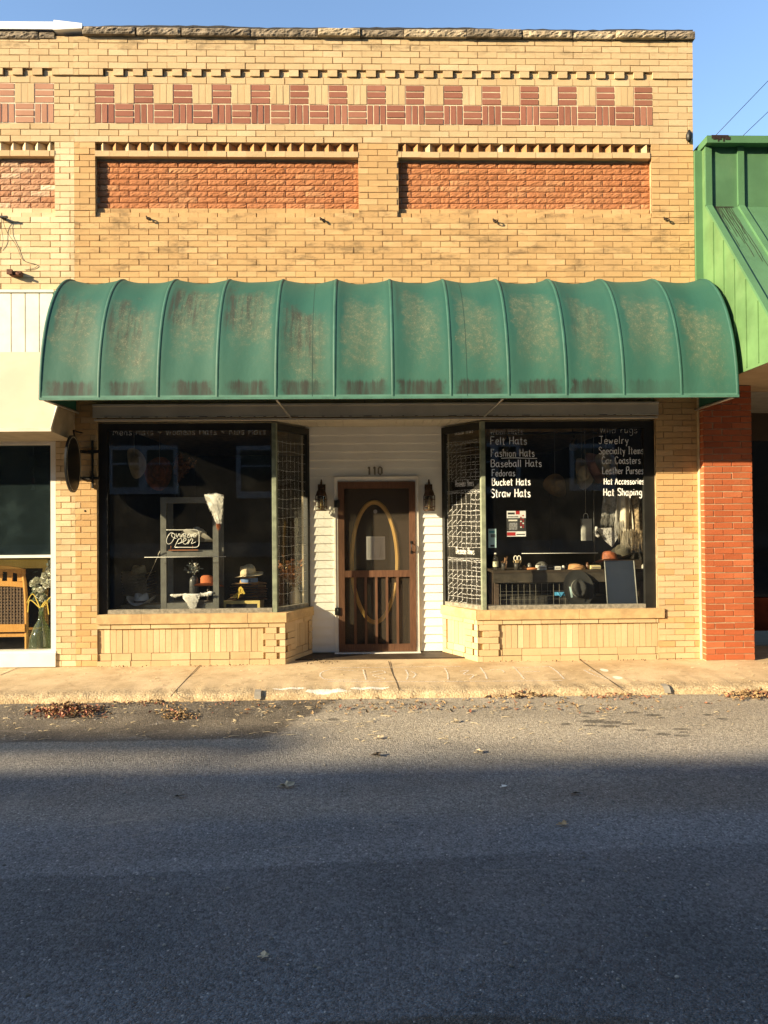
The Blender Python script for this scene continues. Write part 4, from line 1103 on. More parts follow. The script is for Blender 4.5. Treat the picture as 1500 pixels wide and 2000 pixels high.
# ---------------------------------------------------------------- helpers for shop goods
def at(px, py, Y): x, z = P(px, py, Y); return Vector((x, Y, z))
def sC(Y): return F / (8.15 + Y)
FELT = {}
def felt(name, col, **k): return simple(name, col, .9, var=.12, scale=12, bump=.15, bscale=150, **k)
def hat_bm(w, ch, curl, crease=.03, seg=36, brimdip=.01, open_top=False):
    """one hat body: long axis y, base at z=0, w = brim width across x"""
    rb = w / 2; rc = .082; sy = 1.18; mb = MB()
    prof = [(rb, 0), (rb * .86, 0), (rb * .7 + rc * .3 - .02, 0), (rc + .012, .001), (rc + .001, .01), (rc, .03), (rc * .985, ch * .5), (rc * .93, ch * .8), (rc * .84, ch * .95), (rc * .68, ch), (rc * .45, ch), (rc * .22, ch), (.004, ch)]
    def fn(p, r, t):
        if r > rc + .005:
            f = (r - rc) / max(.001, rb - rc)
            p.z += curl * abs(math.cos(t)) ** 1.6 * f ** 1.5 - brimdip * abs(math.sin(t)) ** 3 * f
            p.x *= 1 - .16 * f * (curl / .06 if curl > 0 else 0) * .5
        if p.z > ch * .6 and r < rc:
            g = max(0, (p.z - ch * .6) / (ch * .4))
            p.z -= crease * math.exp(-(p.x / .026) ** 2) * g * (1 - .3 * abs(p.y) / .09)
            if p.y < 0: p.x *= 1 - .22 * g * abs(p.y) / .09
            p.z -= .012 * g * (p.y < -.03)
        return p
    rings = mb.lathe(prof, (0, 0, 0), seg, 1, sy, fn); mb.cap(rings[-1])
    low = mb.lathe([(rb * .995, -.0025), (rb * .86, -.003), (rc + .006, -.003)], (0, 0, 0), seg, 1, sy, fn)
    band = MB()
    band.lathe([(rc + .0035, .010), (rc + .003, .034)], (0, 0, 0), seg, 1, sy)
    return mb, band
def hat(label, pos, w=.34, ch=.11, curl=.05, crease=.03, mat=None, bandm=None, rz=0, rx=0, ry=0, s=1, group=None, name='hat', cat='hat'):
    t = thing(name, label, cat, pos, group)
    a, b = hat_bm(w, ch, curl, crease)
    M = Matrix.Rotation(rx, 4, 'X') @ Matrix.Rotation(ry, 4, 'Y') @ Matrix.Rotation(rz, 4, 'Z') @ Matrix.Scale(s, 4)
    for mb in (a, b): mb.V = [Vector(pos) + M @ v for v in mb.V]
    a.build('hat_body', mat, t)
    if bandm: b.build('hat_band', bandm, t)
    return t
def strands(mb, p0, p1, n, ln, w, sway=.02, droop=(0, 0, -1), spread=.02, conv=None):
    p0, p1 = Vector(p0), Vector(p1)
    for i in range(n):
        a = p0.lerp(p1, (i + rnd.random()) / n) + Vector((rnd.uniform(-spread, spread) * .3, rnd.uniform(-spread, spread), rnd.uniform(-spread, spread) * .5))
        l = ln * rnd.uniform(.6, 1.05); d = (Vector(droop) + Vector((rnd.uniform(-1, 1), rnd.uniform(-1, 1), 0)) * sway * 6).normalized()
        b = a + d * l * .5 + Vector((rnd.uniform(-sway, sway), rnd.uniform(-sway, sway), 0)); c = b + d * l * .5
        if conv is not None: b = b.lerp(conv, .45 * l / ln); c = c.lerp(conv, .85 * l / ln)
        q = Vector((w, 0, 0)) if rnd.random() < .6 else Vector((w * .5, w, 0))
        i0, i1, i2, i3, i4 = mb.v(a - q), mb.v(a + q), mb.v(b + q * .8), mb.v(b - q * .8), mb.v(c)
        mb.f((i0, i1, i2, i3)); mb.f((i3, i2, i4))
def spray(mb, c, n, ln, up=(0, 0, 1), leaf=.014, spread=.8, tips=1):
    """dried stems fanning from a point with small leaves"""
    c = Vector(c); up = Vector(up)
    for i in range(n):
        d = (up + Vector((rnd.uniform(-spread, spread), rnd.uniform(-spread, spread) * .5, rnd.uniform(-.3, .3)))).normalized()
        l = ln * rnd.uniform(.55, 1.1); e = c + d * l
        mb.tube([c, c + d * l * .5 + Vector((0, 0, .01)), e], .0016, 4, False)
        for k in range(tips * 4):
            p = c.lerp(e, rnd.uniform(.4, 1.05)); a = Vector((rnd.uniform(-1, 1), rnd.uniform(-1, 1), rnd.uniform(-.4, 1))).normalized() * leaf * rnd.uniform(.6, 1.3)
            mb.tri_leaf(p + a * .6, a, a.orthogonal().normalized() * leaf * .45, a.cross(a.orthogonal()).normalized())

WHF = felt('white_felt', (.80, .79, .76)); TANF = felt('tan_felt', (.62, .52, .33)); BLF = felt('black_felt', (.022, .022, .020)); BRF = felt('brown_felt', (.20, .095, .035))
STR = simple('straw', (.50, .42, .28), .9, var=.25, scale=40, bump=.3, bscale=150); ORF = felt('rust_orange_felt', (.50, .14, .045)); OLF = felt('olive_felt', (.085, .075, .05)); GRF = felt('silver_grey_felt', (.42, .40, .34))
RUSTL = simple('rust_leather', (.30, .085, .03), .6, var=.4, scale=18, bump=.4, bscale=60)
BLUEB = simple('blue_ribbon', (.10, .18, .36), .6); NAVY = simple('navy_band', (.03, .03, .05), .6)
YEL = simple('yellow_ribbon', (.70, .50, .08), .6); PINK = felt('dusty_pink_felt', (.48, .26, .24)); CRM = felt('cream_felt', (.60, .54, .42))

# ---------------------------------------------------------------- left display window goods
def table_box(label, px0, px1, py, Y0, Y1, mat, trim=None, cat='crate', name='display_crate', z0=None):
    x0, x1 = PX(px0, Y0), PX(px1, Y0); zt = PZ(py, Y0); zb = ZPL + .001 if z0 is None else z0
    t = thing(name, label, cat, (.5 * (x0 + x1), .5 * (Y0 + Y1), zb))
    m = MB(); b = .018
    m.box(x0, x1, Y0, Y1, zt - b, zt); m.box(x0, x0 + b, Y0, Y1, zb, zt - b); m.box(x1 - b, x1, Y0, Y1, zb, zt - b); m.box(x0 + b, x1 - b, Y1 - b, Y1, zb, zt - b)
    m.build('box', mat, t)
    if trim:
        m = MB(); m.box(x0 + .002, x0 + .03, Y0 - .014, Y0 - .001, zb, zt + .006); m.box(x1 - .03, x1 - .002, Y0 - .014, Y0 - .001, zb, zt + .006); m.box(x0 + .03, x1 - .03, Y0 - .014, Y0 - .001, zt - .03, zt + .006)
        m.build('rim', trim, t)
        m = MB(); m.box(x0 + .03, x1 - .03, Y0 - .008, Y0 - .002, zb, zt - .03); m.build('board', simple('chalkboard', (.02, .02, .022), .7), t)
    return zt
zt = table_box('low pine crate under the white cowboy hat in the left window', 236, 317, 1177, .42, .72, PINE, simple('pale_pine_rim', (.50, .40, .24), .6))
hat('white cowboy hat with turned up brim on the low pine crate', Vector((PX(275, .55), .56, zt + .012)), .36, .115, .085, .035, WHF, NAVY)
zt = table_box('dark crate behind the white cowboy hat carrying a stack of straw hats', 243, 306, 1160, .80, 1.1, DKWOOD, z0=.02)
p = Vector((PX(271, .95), .95, zt + .01))
h0 = hat('wide straw hat at the bottom of the stack behind the white cowboy hat', p, .40, .105, .03, .03, STR, None, group='straw hats stacked behind the white cowboy hat')
ords = ['second', 'third', 'fourth', 'fifth', 'sixth', 'seventh']
for i in range(7):
    q = copy_thing(h0, p + Vector((rnd.uniform(-.012, .012), rnd.uniform(-.01, .01), .036 * (i + 1))), ('%s straw hat from the bottom of the stack behind the white cowboy hat' % ords[i]) if i < 6 else 'topmost straw hat of the stack behind the white cowboy hat', rnd.uniform(-.2, .2))
# grey display stand
YS = .27
t = thing('display_stand', 'grey painted wooden display stand with open shelves in the left window', 'display stand', (PX(370, YS), YS, ZPL))
def bar(nm, a, b, c, d, par, mat, y0=YS - .02, y1=YS + .02):
    mb = MB(); mb.box(PX(a, YS), PX(b, YS), y0, y1, PZ(d, YS) if not isinstance(d, str) else ZPL + .001, PZ(c, YS)); return mb.build(nm, mat, par)
bar('post', 314, 325, 968, 'f', t, GREYW); bar('post', 416, 427, 968, 'f', t, GREYW)
for (c, d) in ((968, 979), (1072, 1083), (1173, 1184)): bar('shelf', 325.2, 415.8, c, d, t, GREYW, YS - .018, YS + .30)
for a in (314, 416): bar('post', a, a + 11, 968, 'f', t, GREYW, YS + .27, YS + .30)
zs_t, zs_m, zs_b = PZ(968, YS), PZ(1072, YS), PZ(1173, YS)
# unlit neon sign
YN = .215
t = thing('open_sign', 'white neon tube sign reading we are Open inside the left window', 'neon sign', at(357, 1068, YN))
NEON = simple('white_neon_glass', (.92, .90, .80), .25, var=.03)
def pxs(pts, Y): return [at(a, b, Y) for a, b in pts]
m = MB(); m.tube(smooth(pxs([(325, 1035), (340, 1035), (365, 1035), (382, 1035), (387, 1037), (389, 1042), (389, 1052), (389, 1062), (387, 1067), (382, 1069), (365, 1069), (342, 1069)], YN), 3), .0045, 6)
m.build('border_tube', NEON, t)
m = MB()
for s in ([(344, 1042), (346, 1050), (350, 1042), (353, 1050), (357, 1043), (361, 1047), (363, 1043), (359, 1042), (358, 1049), (364, 1048)], [(374, 1044), (369, 1043), (366, 1049), (371, 1049), (374, 1043), (374, 1050), (377, 1043), (381, 1044)], [(376, 1047), (383, 1046), (383, 1042), (379, 1043), (378, 1049), (384, 1048)],
          [(340, 1043), (333, 1041), (326, 1052), (327, 1062), (335, 1060), (342, 1046), (337, 1041), (336, 1048), (345, 1052)],
          [(349, 1052), (341, 1069), (348, 1055), (354, 1052), (354, 1059), (347, 1062), (358, 1059)], [(357, 1059), (364, 1054), (361, 1051), (357, 1058), (362, 1063), (369, 1057)], [(369, 1053), (367, 1063), (373, 1053), (377, 1054), (374, 1062), (383, 1058)]):
    m.tube(smooth(pxs(s, YN), 4), .0038, 5)
m.build('lettering', NEON, t)
m = MB(); m.tube(pxs([(334, 1071.5), (334, 1066)], YN + .02), .005); m.tube(pxs([(376, 1071.5), (376, 1066)], YN + .02), .005); m.box(PX(328, YN), PX(386, YN), YN + .012, YN + .028, PZ(1071.5, YN), PZ(1070, YN))
m.build('stand', simple('rust_wire', (.40, .14, .05), .6), t)
hat('silver grey cowboy hat tipped on its brim behind the neon sign', at(385, 1052, .40), .36, .125, .05, .03, GRF, None, rz=R(70), rx=R(-24), ry=R(10))
# bottle with white dried flowers
pb = Vector((PX(378, .40), .40, zs_b + .001))
t = thing('flower_bottle', 'speckled dark bottle with white dried flowers on the lower stand shelf', 'vase', pb)
m = MB(); hh = PZ(1121, .40) - zs_b
rg = m.lathe([(.05, 0), (.055, .01), (.055, hh * .8), (.045, hh * .92), (.022, hh * .98), (.022, hh)], pb, 16); m.cap(rg[0], True); m.build('bottle', simple('speckled_dark_glass', (.07, .07, .065), .3, var=.5, scale=40), t)
m = MB(); spray(m, pb + Vector((0, 0, hh)), 16, .15, leaf=.026, spread=1.1); m.build('foliage', simple('grey_green_leaf', (.34, .36, .32), .8, isl=.5), t)
m = MB()
for (a, b) in ((381, 1101), (382, 1107)): m.lathe([(.001, -.018), (.014, -.012), (.018, 0), (.014, .012), (.001, .018)], at(a, b, .38), 10)
m.build('flower', WHITEP, t)
hat('rust orange cowboy hat turned sideways on a small peg beside the speckled bottle', at(407, 1144, .42), .30, .12, .03, .03, ORF, None, rz=R(90), rx=R(-6))
m = MB(); pz = at(407, 1146, .42); m.tube([(pz.x, .42, zs_b + .001), (pz.x, .42, pz.z + .05)], .018, 8); m.tube([(pz.x, .42, zs_b + .0012), (pz.x, .42, zs_b + .012)], .05, 12)
tag(m.build('hat_peg', DKWOOD), 'short dark peg holding up the rust orange cowboy hat', 'hat peg')
FUR = simple('white_fur', (.90, .87, .78), .95, isl=.15)
def loft(m, secs, seg=12, amp=.006):
    """furry lump: rings of (centre, half width, half depth) joined up, surface unsettled"""
    rings = []
    for (c, a_, d_) in secs:
        rings.append([m.v(c + Vector((a_ * math.cos(q), d_ * math.sin(q), 0)) + Vector((rnd.uniform(-amp, amp), rnd.uniform(-amp, amp), rnd.uniform(-amp, amp)))) for q in [2 * math.pi * i / seg for i in range(seg)]])
    for A, B in zip(rings, rings[1:]):
        for i in range(seg): m.f((A[i], A[(i + 1) % seg], B[(i + 1) % seg], B[i]), True)
    m.f(rings[0][::-1]); m.f(rings[-1])
def tufts(m, p0, p1, wd, n, ln):
    for i in range(n):
        u = rnd.random(); c = p0.lerp(p1, u) + Vector((rnd.uniform(-1, 1) * wd * (1 - .75 * u), -.016 + rnd.uniform(-.008, .008), rnd.uniform(-.01, .01)))
        d = Vector((rnd.uniform(-.5, .5), -.25, -1)).normalized() * ln * rnd.uniform(.6, 1.2); q = Vector((.0028, 0, 0)); i0, i1, i2 = m.v(c - q), m.v(c + q), m.v(c + d); m.f((i0, i1, i2))
m = MB(); Yp = .225
loft(m, [(at(a_, b_, Yp), w_, .018) for a_, b_, w_ in ((375, 1160, .10), (374, 1164, .10), (373, 1170, .085), (374, 1177, .06), (376, 1184, .038), (377, 1189, .015))])
tufts(m, at(374, 1161, Yp), at(377, 1188, Yp), .10, 420, .022)
for u in range(9): m.lathe([(.001, -.012), (.014, -.004), (.014, .006), (.001, .013)], at(336 + u * 3.4, 1163 - .2 * u, Yp) + Vector((0, rnd.uniform(-.006, .006), rnd.uniform(-.004, .004))), 8, 1.6)
for u in range(8): m.lathe([(.001, -.014), (.018, -.005), (.018, .008), (.001, .016)], at(392 + u * 3.0, 1163 - u * .9, Yp + .03) + Vector((0, rnd.uniform(-.006, .006), rnd.uniform(-.005, .005))), 8, 1.5)
tufts(m, at(344, 1161, Yp), at(344, 1163, Yp), .06, 90, .018); tufts(m, at(403, 1158, Yp), at(403, 1161, Yp), .07, 110, .02)
tag(m.build('fur_pelt', FUR), 'white fur pelt draped over the bottom shelf of the grey stand', 'fur')
t = thing('hanging_pelt', 'white pelt with an orange tip hanging from the top corner of the grey stand', 'fur', at(418, 966, .22))
m = MB(); Yp = .215
loft(m, [(at(a_, b_, Yp), w_, .022) for a_, b_, w_ in ((417, 964, .07), (418, 967, .108), (418, 974, .10), (419, 983, .075), (422, 993, .056), (425, 1003, .042), (427, 1012, .034), (428, 1019, .018))], 14, .013)
tufts(m, at(418, 965, Yp), at(428, 1019, Yp), .112, 900, .030)
m.build('fur', FUR, t)
m = MB(); strands(m, at(424, 1018, .215), at(429, 1018, .215), 120, .10, .002, .004); m.build('tassel', simple('orange_tassel', (.55, .16, .04), .8, isl=.3), t)
# stacked brown hats under a tan fedora on a framed box
zt = table_box('box with a pale yellow frame below the stack of brown hats', 436, 507, 1171, .40, .72, simple('card_box', (.20, .14, .07), .9), simple('pale_yellow_frame', (.66, .52, .18), .6))
p = Vector((PX(485, .56), .56, zt + .012))
h0 = hat('brown felt hat at the bottom of the stack under the tan fedora', p, .37, .10, .012, .03, BRF, NAVY, rz=R(90), group='brown hats stacked under the tan fedora')
mats = [felt('tan_brown_felt', (.34, .20, .08)), BRF, felt('dark_tan_felt', (.28, .17, .08)), felt('chestnut_felt', (.24, .11, .04)), felt('sand_felt', (.40, .27, .13))]
cn = ['light brown', 'dark brown', 'drab brown', 'chestnut brown', 'sandy brown']
for i in range(5):
    hat('%s felt hat in the stack under the tan fedora, %s from the bottom' % (cn[i], ords[i]), p + Vector((rnd.uniform(-.01, .01), 0, .030 * (i + 1))), .37 + rnd.uniform(-.015, .01), .10, .010, .03, mats[i], NAVY, rz=R(90) + rnd.uniform(-.3, .3), group='brown hats stacked under the tan fedora')
hat('brown hat with a blue band just below the tan fedora', p + Vector((.004, 0, .182)), .35, .085, .008, .02, mats[0], None, rz=R(95))
m = MB(); m.lathe([(.0885, .012), (.086, .06)], p + Vector((.004, 0, .182)), 28, 1.17, 1); o = m.build('hat_band', BLUEB, [x for x in C.objects if x.get('label', '').startswith('brown hat with a blue')][0])
hat('tan fedora tilted on top of the stack of brown hats', p + Vector((.0, -.01, .275)), .31, .12, .012, .045, TANF, simple('taupe_band', (.44, .36, .22), .8), rz=R(60), ry=R(-9), rx=R(5))
m = MB()
for k in range(7):
    a = at(458 + k * 2.2, 1165 - k * 1.5, .36); m.tri_leaf(a, (.02, .0, .012 * (k % 3 - 1)), (.004, 0, .022), (0, -1, 0), .3)
m.ribbon(smooth([at(466, 1156, .355), at(470, 1147, .35), at(477, 1160, .355)], 3), .022, (0, -1, 0)); m.ribbon([at(467, 1160, .352), at(464, 1169, .352)], .018, (0, -1, 0))
tag(m.build('ribbon_bow', YEL), 'yellow ribbon bow in front of the brown hat stack', 'bow')
# rods, cord, dried bouquet, hanging hats
RODM = simple('white_rod', (.75, .73, .66), .4)
m = MB(); m.tube([at(282, 1088.5, .15), at(441, 1087, .15)], .0035, 6); tag(m.build('curtain_rod', RODM), 'thin white rod across the left window before the grey stand', 'rod')
m = MB(); m.tube([at(1019, 1081, .2), at(1168, 1080, .2)], .0035, 6); tag(m.build('curtain_rod', RODM), 'thin white rod across the right window above the work table', 'rod')
m = MB(); m.tube([at(278, 1150, .50), at(296, 1114, .32), at(313, 1076, .22)], .002, 5); m.tube([at(309, 1084, .24), at(313, 1076, .22)], .005, 5); tag(m.build('cord', simple('pale_cord', (.55, .50, .40), .8)), 'pale thin cord slanting from the white cowboy hat to the grey stand', 'cord')
pb = Vector((PX(348, .40), .40, zs_t + .001))
t = thing('dried_bouquet', 'brown dried flower bouquet in a clear bottle on top of the grey stand', 'dried flowers', pb)
m = MB(); hb = PZ(938, .40) - zs_t; rg = m.lathe([(.022, 0), (.026, .01), (.026, hb * .6), (.012, hb * .8), (.012, hb)], pb, 12); m.cap(rg[0], True); m.build('bottle', CLEARB, t)
m = MB(); spray(m, pb + Vector((0, 0, hb * .9)), 34, .30, up=(.28, 0, 1), leaf=.022, spread=.42, tips=2); m.build('flowers', simple('dried_brown_flower', (.22, .10, .05), .9, isl=.6), t)
def hanger(px, py, Y, label, mat, rz, rx, s=1.0, group=None, ry=0):
    q = at(px, py, Y); t = hat(label, q, .36, .115, .06, .03, mat, None, rz=rz, rx=rx, s=s, group=group, ry=ry)
    m = MB(); m.tube([q + Vector((0, .0, .06)), Vector((q.x, Y, ZC - .001))], .0016, 4); m.build('hanging_thread', CLEARB if False else RODM, t)
hanger(262, 905, 1.5, 'cream hat hanging edge on from the ceiling of the left window', simple('shaded_cream_felt', (.36, .31, .22), .9), R(20), R(80), .95, ry=R(62))
hanger(312, 925, 1.9, 'brown leather hat hanging from the ceiling behind the cream hat', RUSTL, 0, R(80), 1.1)
# black bag and orange flowers behind the left angled glass
q = at(566, 1003, .95)
t = thing('shopping_bag', 'black handled shopping bag hanging behind the left angled glass', 'bag', q)
m = MB(); x0, x1 = PX(542, .95), PX(586, .95); z0, z1 = PZ(1008, .95, 560), PZ(952, .95, 560)
a = [m.v(v) for v in ((x0 + .01, .92, z0), (x1 - .01, .92, z0), (x1, .93, z1), (x0, .93, z1), (x0 + .01, 1.02, z0), (x1 - .01, 1.02, z0), (x1, 1.0, z1), (x0, 1.0, z1))]
for fq in ((0, 1, 2, 3), (5, 4, 7, 6), (1, 5, 6, 2), (4, 0, 3, 7), (4, 5, 1, 0)): m.f([a[i] for i in fq])
m.build('bag_body', simple('black_bag', (.02, .018, .016), .6), t)
m = MB(); cxb = .5 * (x0 + x1); m.tube(smooth([(cxb - .05, .925, z1 - .02), (cxb - .045, .925, z1 + .08), (cxb, .925, z1 + .11), (cxb + .045, .925, z1 + .08), (cxb + .05, .925, z1 - .02)], 4), .006); m.build('handle', BLACKP, t)
m = MB(); m.tube([(cxb, .925, z1 + .11), (cxb, .925, ZC - .001)], .002, 4); m.build('hanging_thread', BLACKP, t)
pb = Vector((PX(575, .80), .80, ZPL + .001))
t = thing('flower_arrangement', 'orange and cream dried flower arrangement behind the left angled glass', 'dried flowers', pb)
m = MB(); rg = m.lathe([(.05, 0), (.07, .05), (.07, .14), (.035, .22), (.04, .24)], pb, 16); m.cap(rg[0], True); m.build('vase', simple('cream_vase', (.5, .42, .3), .6), t)
m = MB(); spray(m, pb + Vector((0, 0, .22)), 30, .36, leaf=.034, spread=.75, tips=2); m.build('foliage', simple('orange_dried_leaf', (.50, .20, .06), .9, isl=.6), t)
m = MB(); spray(m, pb + Vector((0, 0, .22)), 26, .30, leaf=.026, spread=.95, tips=2); m.build('flowers', simple('cream_dried_flower', (.62, .48, .30), .9, isl=.4), t)
m = MB(); spray(m, pb + Vector((.04, 0, .3)), 8, .40, up=(.35, 0, 1), leaf=.03, spread=.15, tips=3); m.build('plume', simple('rust_plume', (.58, .22, .09), .9, isl=.4), t)

# ---------------------------------------------------------------- right display window goods
YT = .42
tx0, tx1 = PX(962, YT), PX(1266, YT); tz = PZ(1113, YT, 1110); ta = PZ(1137, YT, 1110)
t = thing('work_table', 'dark wooden work table with wire grid front in the right window', 'table', (.5 * (tx0 + tx1), YT + .25, ZPL))
m = MB(); m.box(tx0, tx1, YT, YT + .5, tz - .03, tz); m.build('tabletop', DKWOOD, t)
m = MB(); m.box(tx0 + .004, tx1 - .004, YT + .006, YT + .03, ta, tz - .0305); m.build('apron', simple('worn_black_wood', (.055, .045, .032), .7, var=.4, scale=8, dirt=((.12, .10, .075), .6)), t)
for x in (tx0 + .02, tx1 - .09):
    for y in (YT + .02, YT + .42):
        m = MB(); m.box(x, x + .05, y + .012, y + .062, ZPL + .001, tz - .031); m.build('leg', simple('brown_leg_wood', (.10, .07, .05), .6), t)
m = MB(); gx0, gx1 = tx0 + .09, PX(1150, YT); zg0, zg1 = ZPL + .004, ta - .012
for i in range(16):
    x = gx0 + (gx1 - gx0) * i / 15; m.tube([(x, YT + .04, zg0), (x, YT + .04, zg1)], .0022, 4, False)
for j in range(4):
    z = zg0 + (zg1 - zg0) * j / 3; m.tube([(gx0, YT + .043, z), (gx1, YT + .043, z)], .0022, 4, False)
m.build('wire_grid', simple('grey_wire', (.30, .28, .23), .5, .5), t)
m = MB(); m.box(tx0 + .08, tx1 - .1, YT + .1, YT + .42, ZPL + .001, PZ(1165, YT + .1, 1060)); m.build('drawer', simple('dark_drawer', (.045, .042, .036), .7, var=.4), t)
def onT(px, Y=YT + .06): return Vector((PX(px, Y), Y, tz + .001))
q = onT(967); t = thing('water_bottle', 'clear plastic bottle with a pale label at the left end of the work table', 'bottle', q)
m = MB(); hb = PZ(1082, YT + .06) - tz; rg = m.lathe([(.028, 0), (.032, .01), (.032, hb * .62), (.026, hb * .75), (.012, hb * .88), (.012, hb * .92)], q, 14); m.cap(rg[0], True); m.build('bottle', CLEARB, t)
m = MB(); m.lathe([(.033, hb * .2), (.033, hb * .5)], q, 14); m.build('bottle_label', simple('pale_label', (.62, .62, .42), .7), t)
m = MB(); rg = m.lathe([(.0135, hb * .92), (.0135, hb)], q, 10); m.cap(rg[1]); m.build('cap', WHITEP, t)
TOOLC = simple('mixed_tool_handle', (.30, .16, .08), .6, isl=.8)
def cup(px, label, toolcol, n, hgt):
    q = onT(px); t = thing('tool_cup', label, 'cup', q)
    m = MB(); rg = m.lathe([(.030, 0), (.033, .085), (.030, .085), (.028, .004)], q, 14); m.cap(rg[0], True); m.build('cup', simple('dark_mesh_cup', (.05, .045, .04), .5), t)
    m = MB()
    for i in range(n):
        a = q + Vector((rnd.uniform(-.018, .018), rnd.uniform(-.018, .018), .01)); b = a + Vector((rnd.uniform(-.05, .05), rnd.uniform(-.02, .02), rnd.uniform(.09, hgt)))
        m.tube([a, b], rnd.choice((.004, .006, .009)), 6)
    m.build('tools', toolcol, t); return q, t
cup(983, 'black cup crammed with brushes and tools beside the clear bottle', TOOLC, 9, .15)
q, t = cup(1008, 'dark cup holding pencils and white handled scissors on the work table', simple('pencil_wood', (.45, .32, .16), .7, isl=.6), 8, .11)
for dx in (-.012, .03):
    m = MB(); c = q + Vector((dx, 0, .135)); m.tube([c + Vector((.019 * math.cos(a), 0, .03 * math.sin(a))) for a in [2 * math.pi * i / 14 for i in range(15)]], .0055, 6, False); m.tube([c + Vector((0, 0, -.03)), q + Vector((0, 0, .03))], .004, 5); m.build('scissor_handle', WHITEP, t)
def tabletop_box(px0, px1, py, label, mat, cat, name, dep=.09, Y=YT + .05, r=0):
    x0, x1 = PX(px0, Y), PX(px1, Y); z1 = PZ(py, Y, 1100); m = MB(); b = .004
    z0 = tz + .001
    pts = [(x0, Y), (x1, Y), (x1 + r, Y + dep), (x0 + r, Y + dep)]
    lo_ = [m.v((x, y, z0)) for x, y in pts]; mid = [m.v((x, y, z1 - b)) for x, y in pts]; hi_ = [m.v((x + (b if i in (0, 3) else -b), y + (b if i < 2 else -b), z1)) for i, (x, y) in enumerate(pts)]
    for A, B in ((lo_, mid), (mid, hi_)):
        for i in range(4): m.f((A[i], A[(i + 1) % 4], B[(i + 1) % 4], B[i]))
    m.f(hi_); m.f(lo_[::-1])
    lid = None
    o = tag(m.build(name, mat), label, cat)
    m = MB(); m.box(x0 + .01, x1 - .01, Y - .003, Y - .0005, z0 + (z1 - z0) * .35, z0 + (z1 - z0) * .6); m.build('box_label', simple('box_print', (.25, .2, .16), .8), o); ORIG[o.name] = Vector((0, 0, 0))
tabletop_box(1048, 1066, 1104, 'white carton with dark print near the middle of the work table', WHITEP, 'box', 'carton')
tabletop_box(1068, 1080, 1104, 'small black carton next to the white carton on the work table', BLACKP, 'box', 'carton')
tabletop_box(1082, 1094, 1106, 'little white card box right of the black carton', WHITEP, 'box', 'card_box')
tabletop_box(1153, 1172, 1105, 'flat cream card box near the navy board on the work table', simple('cream_card', (.66, .56, .30), .8), 'box', 'card_box')
hat('small tan leather hat standing on the work table behind the black hat', onT(1127) + Vector((0, .05, 0)), .19, .062, .0, .008, simple('tan_leather', (.50, .26, .11), .6), None, rz=R(90))
m = MB(); q = onT(1040); m.tube([q + Vector((-.07, 0, .012)), q + Vector((0, .01, .013)), q + Vector((.05, .0, .012))], [.010, .014, .012], 10); tag(m.build('leather_roll', simple('orange_leather', (.55, .20, .07), .6)), 'orange leather roll lying left of the cartons', 'leather roll')
q = onT(1057, YT + .25); m = MB(); rg = m.lathe([(.075, 0), (.075, .03), (.062, .06), (.03, .082), (.001, .086)], q, 18); tag(m.build('hat_block', simple('grey_plastic_dome', (.12, .12, .11), .4)), 'grey rounded dome behind the cartons on the work table', 'dome')
m = MB(); q = at(1083, 1160, YT + .02); m.box(q.x, q.x + .115, YT - .008, YT + .012, q.z - .016, q.z + .022); m.tube([(q.x + .03, YT - .01, q.z + .02), (q.x + .06, YT - .012, q.z - .03), (q.x + .1, YT - .01, q.z + .015)], .007)
tag(m.build('blue_cloth', simple('bright_blue_cloth', (.08, .34, .56), .7)), 'bright blue cloth clipped to the wire grid beside the black hat', 'cloth')
for (px, dy, r_, h_, lb, mt) in ((1022, .12, .022, .05, 'small amber jar beside the pencil cup', simple('amber_jar', (.30, .15, .04), .3)), (1033, .22, .026, .07, 'short grey tin behind the orange leather roll', simple('grey_tin', (.22, .22, .21), .45, .5)), (1099, .1, .018, .045, 'tiny white jar right of the white card box', WHITEP), (1106, .2, .03, .06, 'dark spool near the tan leather hat', DKWOOD), (1146, .1, .016, .08, 'slim brown bottle between the tan leather hat and the cream card box', simple('brown_bottle', (.12, .05, .02), .3)), (1256, .1, .025, .05, 'low pale pot at the far right end of the work table', simple('pale_pot', (.45, .42, .36), .6))):
    q = onT(px, YT + dy); m = MB(); rg = m.lathe([(r_, 0), (r_ * 1.05, h_ * .1), (r_, h_ * .75), (r_ * .6, h_ * .85), (r_ * .6, h_), (.001, h_)], q, 14); m.cap(rg[0], True); tag(m.build('jar', mt), lb, 'jar')
# black hat facing out, navy board
q = at(1131, 1150, .335); t = hat('large black felt hat leaning crown outward against the work table', q + Vector((0, .035, 0)), .355, .11, .02, .04, BLF, simple('grey_green_cord', (.28, .28, .24), .7), rx=R(82), rz=R(8), s=1.02)
m = MB(); m.ribbon(smooth([at(1113, 1146, .27), at(1115, 1155, .25), at(1117, 1167, .26)], 3), .022, (0, -1, 0)); m.build('feather', simple('aqua_feather', (.45, .62, .60), .7), t)
m = MB(); yb = .26
c4 = [at(1182.5, 1095, yb + .08), at(1236, 1095, yb + .08), at(1244, 1184, yb), at(1189, 1184, yb)]
for c_ in c4[2:]: c_.z = ZPL + .002
d_ = Vector((0, .022, 0)); f_ = [m.v(c) for c in c4]; b_ = [m.v(c + d_) for c in c4]
m.f(f_[::-1]); m.f(b_); 
for i in range(4): m.f((f_[i], f_[(i + 1) % 4], b_[(i + 1) % 4], b_[i]))
brd = tag(m.build('chalkboard', simple('navy_board', (.022, .032, .055), .55, var=.15, scale=3)), 'blank navy chalkboard leaning at the right end of the work table', 'chalkboard')
